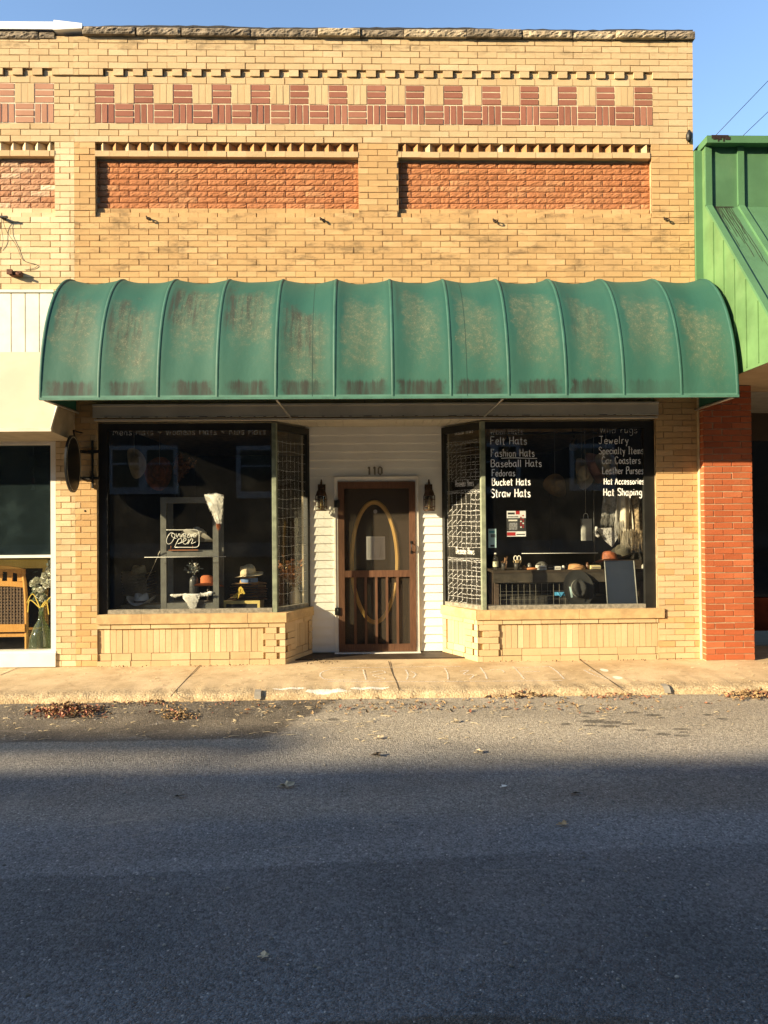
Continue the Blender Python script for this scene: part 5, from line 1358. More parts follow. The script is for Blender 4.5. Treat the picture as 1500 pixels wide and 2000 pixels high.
m = MB(); m.tube([c4[1] + Vector((.012, .004, 0)), c4[2] + Vector((.012, .004, .004))], .008, 6); m.tube([c4[0] + Vector((-.009, .004, 0)), c4[3] + Vector((-.009, .004, .004))], .006, 6); m.build('frame', simple('grey_board_frame', (.30, .30, .27), .5), brd)
hat('rust brown leather hat lying behind the navy chalkboard', at(1190, 1098, .62), .34, .13, .03, .03, RUSTL, simple('cream_lace', (.6, .5, .35), .8), rz=R(75), rx=R(-8))
hat('olive felt hat perched behind the rust brown hat', at(1218, 1082, .70), .30, .11, .05, .05, OLF, None, rz=R(100), rx=R(20), ry=R(-14))
m = MB(); m.box(PX(1175, .72), PX(1245, .72), .60, .84, ZPL + .001, PZ(1098, .62)); hb_ = m.build('display_crate', DKWOOD); tag(hb_, 'tall dark crate under the rust brown and olive hats', 'crate')
# hanging scarves and fringe
t = thing('scarf_rail', 'black clothes rail carrying scarves at the right end of the right window', 'rail', (PX(1210, .58), .58, ZPL))
m = MB(); xa, xb = PX(1160, .58), PX(1256, .58); zr_ = PZ(962, .58)
m.tube([(xa, .58, ZPL), (xa, .58, zr_), (xb, .58, zr_), (xb, .58, ZPL)], .009, 6); m.build('rail', BLACKP, t)
def scarf(px0, px1, y0, y1, Y, label, mat, fringe=True, n=160):
    a, b = at(px0, y0, Y), at(px1, y0, Y); ln = a.z - PZ(y1, Y); t = thing('scarf', label, 'scarf', (a + b) / 2, 'scarves on the black rail')
    m = MB(); k = 9; pr = []
    for i in range(k + 1):
        u = i / k; x = a.x + (b.x - a.x) * u; dy = .018 * math.sin(u * 9 + px0)
        pr.append([m.v((x + (u - .5) * .04 * (j / 6) + .006 * math.sin(j + i), Y + dy, zr_ + .006 - (zr_ + .006 - a.z + ln * .72) * j / 6)) for j in range(7)])
    for A, B in zip(pr, pr[1:]):
        for j in range(6): m.f((A[j], A[j + 1], B[j + 1], B[j]), True)
    m.build('cloth', mat, t)
    m = MB(); z = a.z - ln * .72; strands(m, (a.x - .02, Y, z + .02), (b.x + .02, Y, z + .02), n, ln * .42, .0022, .008, spread=.05); m.build('fringe', mat, t)
k = N('spotted_scarf'); vo = k.n('TexVoronoi'); vo.inputs['Scale'].default_value = 60; k.l(k.obj, vo.inputs['Vector'])
SPOT = k.fin(k.mix(k.mr(vo.outputs['Distance'], .25, .4), (.03, .03, .03), (.60, .58, .55)), .9)
scarf(1178, 1204, 970, 1030, .61, 'grey striped scarf hanging leftmost on the black rail', simple('grey_scarf', (.34, .33, .30), .9, var=.4, scale=25))
scarf(1204, 1216, 970, 1046, .57, 'plain pale scarf strip hanging beside the grey striped scarf', simple('pale_scarf', (.52, .50, .45), .9))
scarf(1214, 1232, 978, 1068, .54, 'cream fringed scarf glowing in the sun on the black rail', simple('cream_scarf', (.78, .70, .54), .9, isl=.4), n=220)
scarf(1230, 1252, 972, 1072, .53, 'brown and cream streaked scarf hanging rightmost on the black rail', simple('streaked_scarf', (.46, .34, .20), .9, var=.7, scale=30, isl=.7), n=260)
m = MB(); a = [at(1166, 1032, .72), at(1200, 1030, .72), at(1207, 1050, .72), at(1196, 1068, .72), at(1182, 1056, .72)]
n0 = len(a); fr_ = [m.v(p_) for p_ in a]; bk_ = [m.v(p_ + Vector((0, .03, 0))) for p_ in a]; m.f(fr_[::-1]); m.f(bk_)
for i in range(n0): m.f((fr_[i], fr_[(i + 1) % n0], bk_[(i + 1) % n0], bk_[i]))
m.tube(smooth([at(1166, 1030, .70), at(1162, 1040, .69), at(1170, 1048, .69)], 3), .022, 8)
m.tube([at(1198, 1030, .73), at(1203, 962, .60)], .004, 5)
tag(m.build('shoulder_bag', SPOT), 'black and white spotted bag hanging from the black rail', 'bag')
q = at(1146, 1058, .8); m = MB(); m.box(PX(1137, .8), PX(1156, .8), .8, .86, PZ(1056, .8, 1145), PZ(1013, .8, 1145)); o = tag(m.build('paper_bag', simple('silver_paper', (.40, .40, .37), .5, var=.2, scale=5)), 'silver grey paper bag hanging left of the scarves', 'bag')
m = MB(); m.tube(smooth([(q.x - .03, .83, PZ(1014, .8, 1145)), (q.x - .02, .83, PZ(1004, .8, 1145)), (q.x + .02, .83, PZ(1004, .8, 1145)), (q.x + .03, .83, PZ(1014, .8, 1145))], 3), .004); m.tube([(q.x, .83, PZ(1004, .8, 1145)), (q.x, .83, ZC - .001)], .0016, 4); m.build('handle', RODM, o)
for i, (px, py, mt, c, Y) in enumerate(((1136, 925, CRM, 'cream', 1.5), (1160, 915, PINK, 'dusty pink', 1.45), (1184, 912, CRM, 'ivory', 1.4), (1084, 950, mats[4], 'sand coloured', 2.0))):
    hanger(px, py, Y, '%s hat hanging high in the back of the right window' % c, mt, R(30 * i), R(78), 1.0, 'hats hanging in the right window', R(30))
# track light
t = thing('track_light', 'black track light rail with two lamp heads on the right window ceiling', 'track light', at(1060, 850, .9))
m = MB(); a, b = at(957, 847, .9), at(1166, 847, .9); m.box(a.x, b.x, .88, .92, a.z - .012, a.z + .015)
for x in (a.x + .2, b.x - .3): m.tube([(x, .9, a.z), (x, .9, ZC - .001)], .006)
m.build('rail', BLACKP, t)
for px in (991, 1121):
    m = MB(); c = at(px, 850, .9); m.tube([c, c + Vector((0, 0, -.05))], .008); m.tube([c + Vector((.02, .02, -.05)), c + Vector((0, 0, -.08)), c + Vector((-.03, -.05, -.17))], [.03, .04, .05], 12); m.build('lamp_head', BLACKP, t)
# papers on the glass
def paper(px0, px1, py0, py1, Y, label, name, mat, prints):
    x0, x1 = PX(px0, Y, 1020), PX(px1, Y, 1020); z1, z0 = PZ(py0, Y, px0), PZ(py1, Y, px0)
    m = MB(); m.box(x0, x1, Y, Y + .0015, z0, z1); o = tag(m.build(name, mat), label, name.replace('_', ' '))
    for (a, b, c, d, mt) in prints:
        m = MB(); m.box(x0 + (x1 - x0) * a, x0 + (x1 - x0) * b, Y - .0012, Y - .0004, z1 - (z1 - z0) * d, z1 - (z1 - z0) * c); m.build('print', mt, o); 
RED = simple('red_print', (.42, .02, .02), .7); DKP = simple('dark_print', (.04, .04, .04), .7); GYP = simple('mid_grey_print', (.25, .25, .25), .7, var=.5, scale=60)
pr = [(0, 1, .28, .80, DKP), (.05, .42, .06, .14, DKP), (0, .45, .83, .97, RED), (.47, .68, .0, .14, RED), (.05, .6, .20, .25, GYP), (.08, .55, .34, .40, WHITEP), (.1, .55, .46, .74, GYP), (.5, .95, .90, .94, DKP)]
pr += [(.70 + .12 * (i % 2), .78 + .12 * (i % 2), .16 + .075 * (i // 2), .21 + .075 * (i // 2), RED if i % 3 else WHITEP) for i in range(14)]
pr = [pr[0]] + [(a, b, c, d, mt) for (a, b, c, d, mt) in pr[1:]]
def fix(pr):
    return pr
paper(990, 1027, 998, 1048, .088, 'printed event flyer with red corners taped inside the right window', 'flyer', simple('flyer_white', (.80, .80, .78), .6), [])
def flyer_prints():
    o = [x for x in C.objects if x.name.startswith('flyer')][0]
    Y = .088; x0, x1 = PX(990, Y, 1020), PX(1027, Y, 1020); z1, z0 = PZ(998, Y, 990), PZ(1048, Y, 990)
    for i, (a, b, c, d, mt) in enumerate(pr):
        m = MB(); l = .0004 if i == 0 else .0008
        m.box(x0 + (x1 - x0) * a, x0 + (x1 - x0) * b, Y - l, Y - l + .0003, z1 - (z1 - z0) * d, z1 - (z1 - z0) * c); m.build('print', mt, o)
ORIG.update({o.name: Vector((0, 0, 0)) for o in C.objects if o.name.startswith('flyer')})
flyer_prints()
AQ = simple('pale_aqua_card', (.50, .72, .72), .7)
paper(953.5, 969, 1033, 1070, .088, 'pale aqua card taped inside the lower left of the right window', 'card', AQ, [(.1, .8, .1, .22, simple('teal_print', (.10, .36, .38), .7)), (.3, .9, .28, .45, simple('grey_picture', (.16, .2, .2), .7)), (.25, .75, .84, .95, DKP)])

# ---------------------------------------------------------------- wall lanterns beside the door
YLn = YD - .13
def lantern(px, label):
    c = at(px, 985, YLn); t = thing('wall_lantern', label, 'lantern', (c.x, YD - .02, PZ(998, YLn, px)), 'brown lanterns beside the door')
    z0, zt = PZ(998, YLn, px), PZ(938, YLn, px); h = zt - z0
    def L(prof, nm, mt, seg=14, cp=True):
        m = MB(); rg = m.lathe([(r * 1.0, z0 + h * z) for r, z in prof], (c.x, YLn, 0), seg)
        if cp: m.cap(rg[0], True); m.cap(rg[-1])
        return m.build(nm, mt, t)
    L([(.062, .0), (.062, .035), (.05, .05)], 'base', BRONZE)
    L([(.066, .50), (.060, .54), (.052, .62), (.042, .68), (.020, .70), (.034, .73), (.034, .76), (.014, .80), (.010, .94), (.004, 1.0)], 'cap', BRONZE)
    L([(.050, .05), (.052, .28), (.050, .50)], 'glass', CLEARB, 14, False)
    L([(.014, .05), (.012, .24), (.016, .30), (.010, .42), (.002, .46)], 'bulb', simple('amber_bulb', (.55, .38, .16), .3))
    m = MB()
    for k in range(8):
        a = 2 * math.pi * (k + .5) / 8; x, y = c.x + .068 * math.cos(a), YLn + .068 * math.sin(a)
        m.tube([(x, y, z0 + h * .03), (x, y, z0 + h * .50)], .0035, 5)
    for zz in (.14, .38): m.tube([(c.x + .068 * math.cos(2 * math.pi * k / 16), YLn + .068 * math.sin(2 * math.pi * k / 16), z0 + h * zz) for k in range(17)], .0035, 5, False)
    m.build('cage', BRONZE, t)
    m = MB(); m.tube(smooth([(c.x, YLn, z0 + h * .94), (c.x, YLn + .03, z0 + h * 1.02), (c.x, YD - .04, z0 + h * .98), (c.x, YD - .02, z0 + h * .80)], 4), .008); m.box(c.x - .045, c.x + .045, YD - .034, YD - .020, z0 + h * .1, z0 + h * .88)
    m.build('wall_arm', BRONZE, t)
lantern(627.5, 'brown carriage lantern on the white siding left of the door')
lantern(838.5, 'brown carriage lantern on the white siding right of the door')

# ---------------------------------------------------------------- hanging oval sign, wall hooks, small fixtures
xs_ = -3.075; yc = -.27; zc = PZ(906, yc, 144); rh = .5 * (PZ(850, yc, 144) - PZ(962, yc, 144)); rw = .20
t = thing('hanging_sign', 'black oval sign seen nearly edge on at the left brick pier', 'sign', (xs_, -.02, zc))
m = MB(); A = [2 * math.pi * i / 40 for i in range(40)]
for s, x in ((1, xs_ - .011), (-1, xs_ + .011)):
    m.f([m.v((x, yc + rw * math.cos(a), zc + rh * math.sin(a))) for a in (A if s < 0 else A[::-1])])
for i in range(40): m.f((i, (i + 1) % 40, 40 + (39 - (i + 1)) % 40, 40 + (39 - i) % 40)) if False else None
e0 = [m.v((xs_ - .011, yc + rw * math.cos(a), zc + rh * math.sin(a))) for a in A]; e1 = [m.v((xs_ + .011, yc + rw * math.cos(a), zc + rh * math.sin(a))) for a in A]
for i in range(40): m.f((e0[i], e0[(i + 1) % 40], e1[(i + 1) % 40], e1[i]))
m.build('board', simple('black_sign_paint', (.012, .012, .011), .35), t)
m = MB()
for x in (xs_ + .0115, xs_ - .0115): m.tube([(x, yc + rw * .90 * math.cos(a), zc + rh * .94 * math.sin(a)) for a in A + [0]], .0028, 4, False)
m.build('border_line', simple('cream_line', (.55, .48, .34), .6), t)
m = MB(); za, zb = PZ(882, -.02, 172), PZ(934, -.02, 172)
m.tube([(xs_, yc + .05, zc + rh * .98), (xs_, yc + .02, zc + rh + .05), (xs_, -.012, zc + rh + .055)], .009)
m.box(xs_ + .105, xs_ + .125, -.030, -.008, zb - .11, za + .12)
for z in (za, zb): m.box(xs_ - .012, xs_ + .19, -.034, -.006, z - .016, z + .016); m.tube([(xs_, -.02, z), (xs_, yc + rw * .85, z)], .010)
for z in (za, zb): m.tube([(xs_ + .16, -.038, z), (xs_ + .16, -.02, z)], .009, 8)
m.build('bracket', BLACKP, t)
def hook(pos, label):
    t = thing('iron_hook', label, 'hook', pos, 'rusty hooks above the awning'); p_ = Vector(pos)
    m = MB(); m.tube([p_ + Vector((-.012, .02, .016)), p_ + Vector((-.008, -.032, .010))], .008, 6); m.tube([p_ + Vector((-.02, -.012, .03)), p_ + Vector((-.012, -.014, -.004))], .008, 6); m.build('spike', IRON, t)
    m = MB(); m.tube([p_ + Vector((.010 + .021 * math.cos(a), -.034 + .006 * math.sin(a), -.006 + .013 * math.sin(a))) for a in [2 * math.pi * i / 12 for i in range(13)]], .006, 6, False); m.build('ring', IRON, t)
    return t
hk = hook(at(290, 428, 0), 'rusty ring hook in the brickwork under the left end of the left red panel')
for (px, py, lb, rz) in ((628, 431, 'rusty ring hook in the brickwork under the right part of the left red panel', .4), (967, 433, 'rusty ring hook in the brickwork under the middle of the right red panel', -.3), (1299, 430, 'rusty ring hook near the right corner of the buff brick wall', .15)):
    copy_thing(hk, at(px, py, 0), lb, rz)
q = at(9, 428, 0); t = thing('wire_insulator', 'black wire anchor with dangling cables on the bleached brick at left', 'wire anchor', q)
m = MB(); m.tube([q + Vector((0, .02, 0)), q + Vector((0, -.06, 0))], .018, 8); m.box(q.x - .05, q.x + .06, -.07, -.045, q.z - .008, q.z + .010); m.build('anchor', BLACKP, t)
m = MB(); m.tube(smooth([q + Vector((0, -.05, 0)), at(12, 450, -.03), at(32, 480, -.01), at(45, 508, -.008), at(72, 517, -.008), at(66, 524, -.008), at(48, 527, -.008)], 4), .0026, 5); m.tube(smooth([q + Vector((-.01, -.05, 0)), at(3, 445, -.03), at(6, 470, -.02), at(2, 488, -.008)], 4), .0026, 5); m.build('cable', BLACKP, t)
q = at(36, 539, 0); m = MB(); m.box(q.x - .07, q.x + .05, -.06, .0, q.z - .012, q.z + .035); m.box(q.x - .085, q.x - .03, -.09, -.061, q.z - .005, q.z + .045); m.tube([q + Vector((0, -.06, .01)), q + Vector((.06, -.07, -.01))], .014)
tag(m.build('rusty_bracket', simple('rust', (.14, .055, .03), .8, var=.5, scale=40)), 'rusty iron bracket stub above the cream panel at left', 'bracket')
q = at(1346, 266, -.03); m = MB(); m.lathe([(.02, -.055), (.035, -.03), (.035, .02), (.02, .05), (.008, .07)], q, 10); m.tube([q + Vector((0, .05, .02)), q + Vector((0, .0, .02))], .012)
tag(m.build('outdoor_lamp', BLACKP), 'small black fixture at the right corner of the buff wall', 'fixture')
q = at(166, 998, 0); m = MB(); m.lathe([(.012, 0), (.010, .004), (.004, .007)], (0, 0, 0), 8)
for i, v in enumerate(m.V): m.V[i] = q + Vector((v.x, -v.z - .001, v.y))
tag(m.build('bolt_head', BLACKP), 'dark bolt in the brick pier below the oval sign', 'bolt')
for (a, b, lb) in (((1380, 283), (1530, 127), 'upper power line crossing the sky behind the green roof'), ((1430, 285), (1530, 190), 'lower power line crossing the sky behind the green roof')):
    m = MB(); m.tube([at(*a, 14), at(*b, 14)], .010, 5); tag(m.build('power_line', BLACKP), lb, 'power line')

# ---------------------------------------------------------------- goods in the left shop's window
YCh = .34
q = at(0, 1272, YCh); zf_ = .021
def zpx(py, Y=YCh): return PZ(py, Y, 20)
t = thing('chair', 'orange wooden chair with a woven back in the shop window at left', 'chair', (PX(0, YCh), YCh, zf_))
xr1, xl1 = PX(49, YCh), PX(-50, YCh)
for (x, s) in ((xr1, 1), (xl1, -1)):
    m = MB(); pts = [(x - .012 * s, YCh + .06, zf_), (x + .012 * s, YCh, zpx(1190)), (x, YCh - .01, zpx(1140)), (x - .035 * s, YCh + .005, zpx(1117))]
    m.tube(smooth(pts, 5), .022, 8); m.build('back_post', CHAIRW, t)
def rail(py0, py1, arch=0):
    m = MB(); k = 12; top = []; bot = []
    for i in range(k + 1):
        x = xl1 + (xr1 - xl1) * i / k; ar_ = arch * (1 - (2 * i / k - 1) ** 2)
        top.append((x, zpx(py0) + ar_)); bot.append((x, zpx(py1) + ar_))
    for i in range(k):
        (xa, za), (xb, zb) = top[i], top[i + 1]; (_, zc_), (_, zd_) = bot[i], bot[i + 1]
        v = [m.v((xa, YCh - .015, zc_)), m.v((xb, YCh - .015, zd_)), m.v((xb, YCh - .015, zb)), m.v((xa, YCh - .015, za)), m.v((xa, YCh + .012, zc_)), m.v((xb, YCh + .012, zd_)), m.v((xb, YCh + .012, zb)), m.v((xa, YCh + .012, za))]
        m.f((v[0], v[1], v[2], v[3])); m.f((v[3], v[2], v[6], v[7])); m.f((v[5], v[4], v[7], v[6])); m.f((v[4], v[5], v[1], v[0]))
    m.build('back_rail', CHAIRW, t)
rail(1112, 1124, .045); rail(1138, 1148, .02); rail(1219, 1234)
for i in range(5):
    x = xl1 + (xr1 - xl1) * (i + .5) / 5; m = MB(); m.box(x - .028, x + .028, YCh - .01, YCh + .008, zpx(1136), zpx(1116)); m.build('back_slat', CHAIRW, t)
m = MB(); n = 16
for i in range(n):
    x = xl1 + .02 + (xr1 - xl1 - .04) * i / (n - 1); m.box(x - .008, x + .008, YCh - .004 + .002 * (i % 2), YCh + .002, zpx(1219), zpx(1146))
for j in range(12):
    z = zpx(1146) + (zpx(1219) - zpx(1146)) * (j + .5) / 12; m.box(xl1 + .02, xr1 - .02, YCh + .001, YCh + .006, z - .010, z + .010)
m.build('woven_back', simple('dark_woven_cane', (.15, .095, .055), .7, var=.4, scale=40), t)
m = MB(); m.box(xl1, xr1 - .01, YCh + .02, YCh + .48, zpx(1234) - .06, zpx(1234) - .02); m.build('seat', CHAIRW, t)
for x in (xl1 + .03, xr1 - .04):
    m = MB(); m.box(x - .02, x + .02, YCh + .42, YCh + .46, zf_, zpx(1234) - .061); m.build('leg', CHAIRW, t)
m = MB(); m.box(XO + .1, PX(84, .5), .62, .66, PZ(1110, .62, 40), PZ(1093, .62, 40)); m.box(XO + .12, XO + .2, .62, .66, .021, PZ(1110, .62, 40)); m.box(PX(84, .5) - .06, PX(84, .5), .625, .66, .021, PZ(1110, .62, 40)); m.box(XO + .1, PX(84, .5), .66, .95, PZ(1095, .62, 40), PZ(1093, .62, 40) - .002)
tag(m.build('wooden_table', GOLDW), 'honey coloured wooden table behind the orange chair', 'table')
qv = Vector((PX(80, .30), .30, .021)); hv = PZ(1194, .30, 80) - .021; rv = .5 * (PX(103, .3) - PX(57, .3))
t = thing('glass_demijohn', 'green glass demijohn holding white roses in the shop window at left', 'vase', qv)
m = MB(); rg = m.lathe([(rv * .72, 0), (rv * .92, .04), (rv, hv * .28), (rv * .93, hv * .46), (rv * .62, hv * .68), (rv * .28, hv * .82), (rv * .2, hv * .9), (rv * .22, hv)], qv, 28); m.cap(rg[0], True); m.build('bottle', BOTTLE, t)
m = MB()
for (px, py) in ((70, 1135), (80, 1150), (92, 1142), (88, 1124), (97, 1114), (99, 1100), (72, 1150), (98, 1136), (84, 1134), (101, 1122), (76, 1162), (84, 1168), (93, 1131), (66, 1140)):
    c = at(px, py, .3 + rnd.uniform(-.03, .04))
    m.lathe([(.001, -.026), (.020, -.018), (.028, 0), (.020, .018), (.001, .026)], c, 10)
    for k in range(12):
        a = Vector((rnd.uniform(-1, 1), rnd.uniform(-1, 1), rnd.uniform(-1, 1))).normalized(); m.tri_leaf(c + a * .018, a.orthogonal().normalized() * .036, a.cross(a.orthogonal()).normalized() * .030, a, .5)
m.build('roses', simple('white_rose', (.80, .80, .68), .8, isl=.2), t)
m = MB()
for (px, py) in ((70, 1135), (90, 1142), (97, 1104), (78, 1165), (62, 1150), (100, 1168)):
    m.tube(smooth([qv + Vector((0, 0, hv * .9)), at(.5 * (px + 80), 1172, .3), at(px, py, .31)], 4), .004, 5, False)
for k in range(26): a = Vector((rnd.uniform(-1, 1), rnd.uniform(-.5, .5), rnd.uniform(-1, 1))).normalized() * .035; m.tri_leaf(at(rnd.uniform(62, 103), rnd.uniform(1115, 1178), .3), a, a.orthogonal().normalized() * .014, a.cross(a.orthogonal()).normalized(), .3)
m.build('leaves', simple('grey_green_rose_leaf', (.16, .20, .11), .8, isl=.5), t)
m = MB()
for pts in ([(78, 1188), (64, 1160), (52, 1178)], [(80, 1186), (90, 1174), (95, 1200)], [(76, 1186), (58, 1172), (54, 1196)], [(83, 1186), (99, 1166), (101, 1186)]): m.ribbon(smooth([at(a, b, .26) for a, b in pts], 5), .011, (0, -1, 0))
m.build('ribbon', YEL, t)
qc = at(65, 912, .28); t = thing('wind_chime', 'small bell wind chime with red beads hanging in the shop window at left', 'wind chime', qc)
m = MB(); rg = m.lathe([(.058, 0), (.058, .004), (.048, .02), (.045, .10), (.03, .125), (.004, .13)], qc, 18); m.build('bell', simple('pewter', (.20, .20, .18), .5, .5), t)
m = MB(); m.tube([qc + Vector((0, 0, .12)), (qc.x, .28, 2.659)], .0018, 4); m.tube([qc, at(65, 956, .28)], .0018, 4); m.build('string', CHALK, t)
m = MB(); m.lathe([(.001, -.022), (.018, -.01), (.018, .01), (.001, .022)], at(65, 922, .28), 8); m.build('bead', simple('grey_bead', (.3, .3, .28), .5), t)
m = MB()
for py in (936, 942): m.lathe([(.001, -.018), (.017, -.006), (.017, .006), (.001, .018)], at(65, py, .28), 8)
m.build('bead', simple('red_bead', (.5, .05, .04), .5), t)
m = MB(); m.lathe([(.03, 0), (.022, .02), (.008, .05), (.002, .055)], at(65, 957, .28), 12); m.build('small_bell', simple('silver_bell', (.6, .6, .56), .4, .4), t)

# ---------------------------------------------------------------- kerb and road details
SW = [o for o in C.objects if o.name == 'sidewalk'][0]; ORIG['sidewalk'] = Vector((0, 0, 0))
def sz(y):                         # sidewalk height
    return -.026 * max(0, -y) / 1.06 if y < 0 else .0
class GF:
    def __init__(s, n=.004): s.n = Vector((0, 0, 1)); s.k = n
    def __call__(s, u, n, z): return Vector((u, z, sz(z) + s.k))
def gp(px, py):
    x, y = G(px, py, -.012); return Vector((x, y, sz(y) + .004))
m = MB()
for pts in ([(396, 1296), (372, 1318), (350, 1340), (334, 1357)], [(759, 1294), (766, 1315), (774, 1330), (781, 1346)], [(1131, 1290), (1160, 1308), (1190, 1326), (1220, 1345)], [(40, 1305), (22, 1312), (0, 1320)]):
    m.ribbon(smooth([gp(*p_) + Vector((rnd.uniform(-.006, .006), 0, 0)) for p_ in pts], 6), .011, (0, 0, 1))
m.build('expansion_joint', simple('dark_joint', (.10, .07, .04), .95), SW)
class CH(GF): pass
def chalkmat():
    k = N('sidewalk_chalk'); tr = k.n('BsdfTransparent'); df = k.n('BsdfDiffuse'); k.inp(df, 0, (.85, .80, .70)); mx = k.n('MixShader')
    k.l(k.mr(k.noise(60, 4, .7), .36, .60, .1, .9), mx.inputs[0]); k.l(tr.outputs[0], mx.inputs[1]); k.l(df.outputs[0], mx.inputs[2]); k.l(mx.outputs[0], k.out.inputs[0]); return k.m
SCH = chalkmat()
m = MB()
gf = GF(.005); a = gp(662, 1285); b = gp(842, 1285)
letter(m, 'welcome', gf, a.x, 0, a.y, b.x - a.x, .10, .022)
for pts in ([(690, 1311), (650, 1309), (628, 1314), (627, 1322), (645, 1327), (698, 1327)], [(709, 1309), (715, 1327)], [(722, 1314), (745, 1311), (752, 1315), (728, 1319), (752, 1325), (735, 1327)], [(792, 1309), (797, 1318), (794, 1327)], [(803, 1312), (812, 1317), (806, 1324)],
            [(868, 1306), (874, 1315), (875, 1326)], [(898, 1312), (915, 1310), (905, 1317), (925, 1318), (918, 1325)], [(938, 1305), (946, 1314), (951, 1325)], [(955, 1309), (978, 1309), (985, 1313)], [(1001, 1303), (1010, 1310), (1024, 1325)], [(1004, 1305), (1060, 1304), (1072, 1303), (1088, 1312), (1102, 1325)],
            [(1020, 1312), (1055, 1312)], [(1140, 1309), (1160, 1318), (1190, 1326)], [(1150, 1308), (1172, 1317), (1196, 1325)], [(640, 1306), (760, 1305), (900, 1303)], [(640, 1330), (800, 1330), (950, 1329), (1100, 1328)]):
    m.ribbon(smooth([gp(*p_) for p_ in pts], 4), .016, (0, 0, 1))
m.build('chalk_lettering', SCH, SW)
TAPE = simple('grey_tape', (.30, .27, .22), .9, var=.2)
for (px, y0, lb) in ((506, 1347, 'crumpled short grey tape strip on the kerb left of the door'), (1292, 1337, 'smooth longer grey tape strip on the kerb at right')):
    w = .03; x, y = G(px, y0, -.03); m = MB(); pr_ = [(y, -.026), (YK + .05, -.028), (YK + .012, -.036), (YK - .016, -.060), (YK - .026, -.092)]
    pr_[0] = (YK + .075, -.026)
    L_ = [m.v((x - w + .002 * i, yy - .006, zz + .010)) for i, (yy, zz) in enumerate(pr_)]; R_ = [m.v((x + w + .002 * i, yy - .006, zz + .010)) for i, (yy, zz) in enumerate(pr_)]
    for i in range(4): m.f((L_[i], L_[i + 1], R_[i + 1], R_[i]))
    tag(m.build('tape_strip', TAPE), lb, 'tape')
LEAF = simple('dead_leaf', (.56, .37, .18), .8, isl=.6, var=.4, scale=30); LEAFR = simple('red_brown_leaf', (.46, .19, .11), .8, isl=.6, var=.4, scale=30); STRAW = simple('dry_straw', (.62, .50, .30), .85, isl=.4)
def rleaf(m, c, s):
    a = Vector((rnd.uniform(-1, 1), rnd.uniform(-1, 1), rnd.uniform(-.35, .5))).normalized() * s
    b = Vector((-a.y, a.x, rnd.uniform(-.3, .3) * s)).normalized() * s * rnd.uniform(.45, .75); up = a.cross(b).normalized(); up = up if up.z > 0 else -up
    m.tri_leaf(c, a, b, up, rnd.uniform(.05, .6))
def pile(label, px0, px1, py0, py1, n, hgt, s0=.02, red=.3):
    m = MB()
    for i in range(n):
        u = max(-1, min(1, rnd.gauss(0, .42))); v = max(-1, min(1, rnd.gauss(0, .45)))
        px, py = .5 * (px0 + px1) + u * .5 * (px1 - px0), .5 * (py0 + py1) + v * .5 * (py1 - py0)
        x, y = G(px, py, ZR); z = ZR + .006 + hgt * rnd.random() * (1 - abs(u)) * (1 - abs(v) * .6)
        m.mi = 1 if rnd.random() < red else 0
        rleaf(m, Vector((x, y, z)), s0 * rnd.uniform(.6, 1.3))
    o = m.build('leaf_litter', [LEAF, LEAFR]); return tag(o, label, 'leaf litter', None, 'stuff')
pile('heap of red and brown dead leaves in the gutter at left', 50, 220, 1378, 1405, 620, .07, .022, .45)
pile('small patch of tan dead leaves on the asphalt', 306, 392, 1390, 1408, 170, .03, .018, .1)
pile('row of orange brown leaves along the kerb right of the door', 940, 1105, 1350, 1366, 330, .055, .02, .2)
pile('few red and tan leaves along the kerb', 1130, 1290, 1354, 1368, 90, .03, .018, .45)
pile('bank of brown leaves along the kerb at the right edge', 1405, 1530, 1352, 1370, 260, .06, .021, .25)
pile('thin scatter of leaves by the kerb under the left window', 215, 360, 1368, 1380, 90, .02, .016, .2)
pile('loose single leaves strewn along the whole gutter', -40, 1540, 1360, 1398, 300, .012, .02, .3)
pile('few leaves by the kerb before the door', 780, 830, 1352, 1366, 30, .03, .018, .1)
m = MB()
def stick(x, y, z, l, w=.0045):
    a = rnd.gauss(0, .45); d = Vector((math.cos(a), math.sin(a), 0)); e = Vector((x, y, z)); m.tube([e, e + d * l * .5 + Vector((0, rnd.uniform(-.008, .008), .006)), e + d * l], w * .6, 4)
for i in range(230):
    px = rnd.gauss(480, 300) if rnd.random() < .6 else rnd.uniform(0, 1500); py = rnd.triangular(1372, 1462, 1385); x, y = G(px, py, ZR)
    if y < YK - .02: stick(x, y, ZR + .005, rnd.uniform(.02, .11) * rnd.choice((.35, .6, 1)), .0034)
for i in range(150):
    px = rnd.uniform(100, 1500); py = rnd.uniform(1297, 1340); x, y = G(px, py, -.01); stick(x, y, sz(y) + .005, rnd.uniform(.01, .05), .003)
tag(m.build('straw_litter', STRAW), 'loose bits of straw and pine needles on kerb and asphalt', 'straw', None, 'stuff')
m = MB()
for i in range(150):
    px = rnd.choice((rnd.uniform(180, 560), rnd.uniform(930, 1360), rnd.uniform(600, 660))); x, y = G(px, rnd.uniform(1288, 1299), 0); y = -.03 - abs(rnd.gauss(0, .05)) if px < 590 or px > 900 else y; rleaf(m, Vector((x, y, .008)), rnd.uniform(.006, .016))
tag(m.build('dirt_crumbs', simple('dark_crumb', (.13, .085, .045), .9, isl=.6)), 'dark crumbs and leaf bits along the foot of the wall', 'crumbs', None, 'stuff')
m = MB()
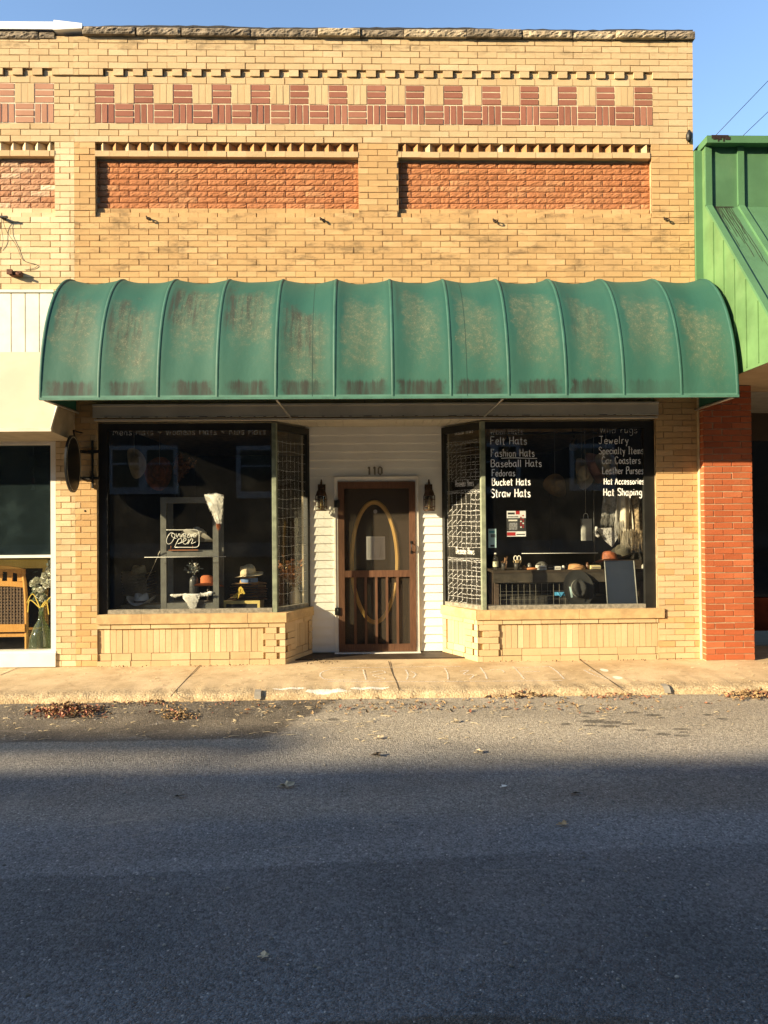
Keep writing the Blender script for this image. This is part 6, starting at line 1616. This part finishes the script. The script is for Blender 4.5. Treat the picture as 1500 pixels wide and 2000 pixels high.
for i in range(260):
    py = 1372 + 600 * rnd.random() ** 1.8; x, y = G(rnd.uniform(-20, 1520), py, ZR); s_ = rnd.uniform(.003, .010); c = Vector((x, y, ZR + s_ * .3)); rg = m.lathe([(s_ * .8, -s_ * .3), (s_, .1 * s_), (s_ * .4, s_ * .6)], c, 5); m.cap(rg[-1])
tag(m.build('grit', simple('pale_grit', (.34, .31, .26), .9, isl=.6)), 'small pale stones scattered on the asphalt', 'grit', None, 'stuff')
def big_leaf(px, py, s, label, mat, rz):
    x, y = G(px, py, ZR); m = MB(); k = 11; c = m.v((x, y, ZR + .012)); ids = []
    for i in range(k):
        a = 2 * math.pi * i / k + rz; r_ = s * (1.0 if i % 2 == 0 else .5) * (1.25 if i == 0 else 1)
        ids.append(m.v((x + r_ * math.cos(a) * 1.2, y + r_ * math.sin(a), ZR + .012 + rnd.uniform(0, .55) * s)))
    for i in range(k): m.f((c, ids[i], ids[(i + 1) % k]))
    m.tube([(x, y, ZR + .012), (x - s * 1.3, y + s * .3, ZR + .008)], .0022, 4)
    tag(m.build('fallen_leaf', mat), label, 'leaf', 'single leaves on the road')
PLF = simple('pale_leaf', (.42, .34, .22), .8, var=.3, scale=30)
for a in ((558, 1539, .042, 'large curled pale leaf lying alone in the shaded road left of centre', PLF, .4), (735, 1478, .035, 'dark curled leaf lying on the edge of the road shadow', simple('dark_leaf', (.06, .045, .03), .9), 1.0), (936, 1472, .03, 'pale leaf lying on the sunlit asphalt by the shadow edge right of the door', PLF, 2.0),
          (351, 1559, .028, 'grey brown leaf in the shaded road at left', simple('grey_leaf', (.2, .17, .13), .9), .2), (1100, 1614, .028, 'flat brown leaf in the shaded road at right', LEAF, 1.3), (516, 1874, .020, 'pale scrap of leaf on the dark near asphalt', PLF, 2.2),
          (740, 1444, .03, 'tan leaf on the sunlit asphalt in front of the door', PLF, .7), (1126, 1553, .026, 'small grey leaf in the road shadow right of centre', simple('grey_leaf', (.2, .17, .13), .9), 2.6), (890, 1412, .03, 'small pale torn leaf on the sunny asphalt right of the doorway', PLF, 1.9), (985, 1540, .02, 'small white paper like leaf in the road shadow', WHITEP, 1.2)): big_leaf(*a)
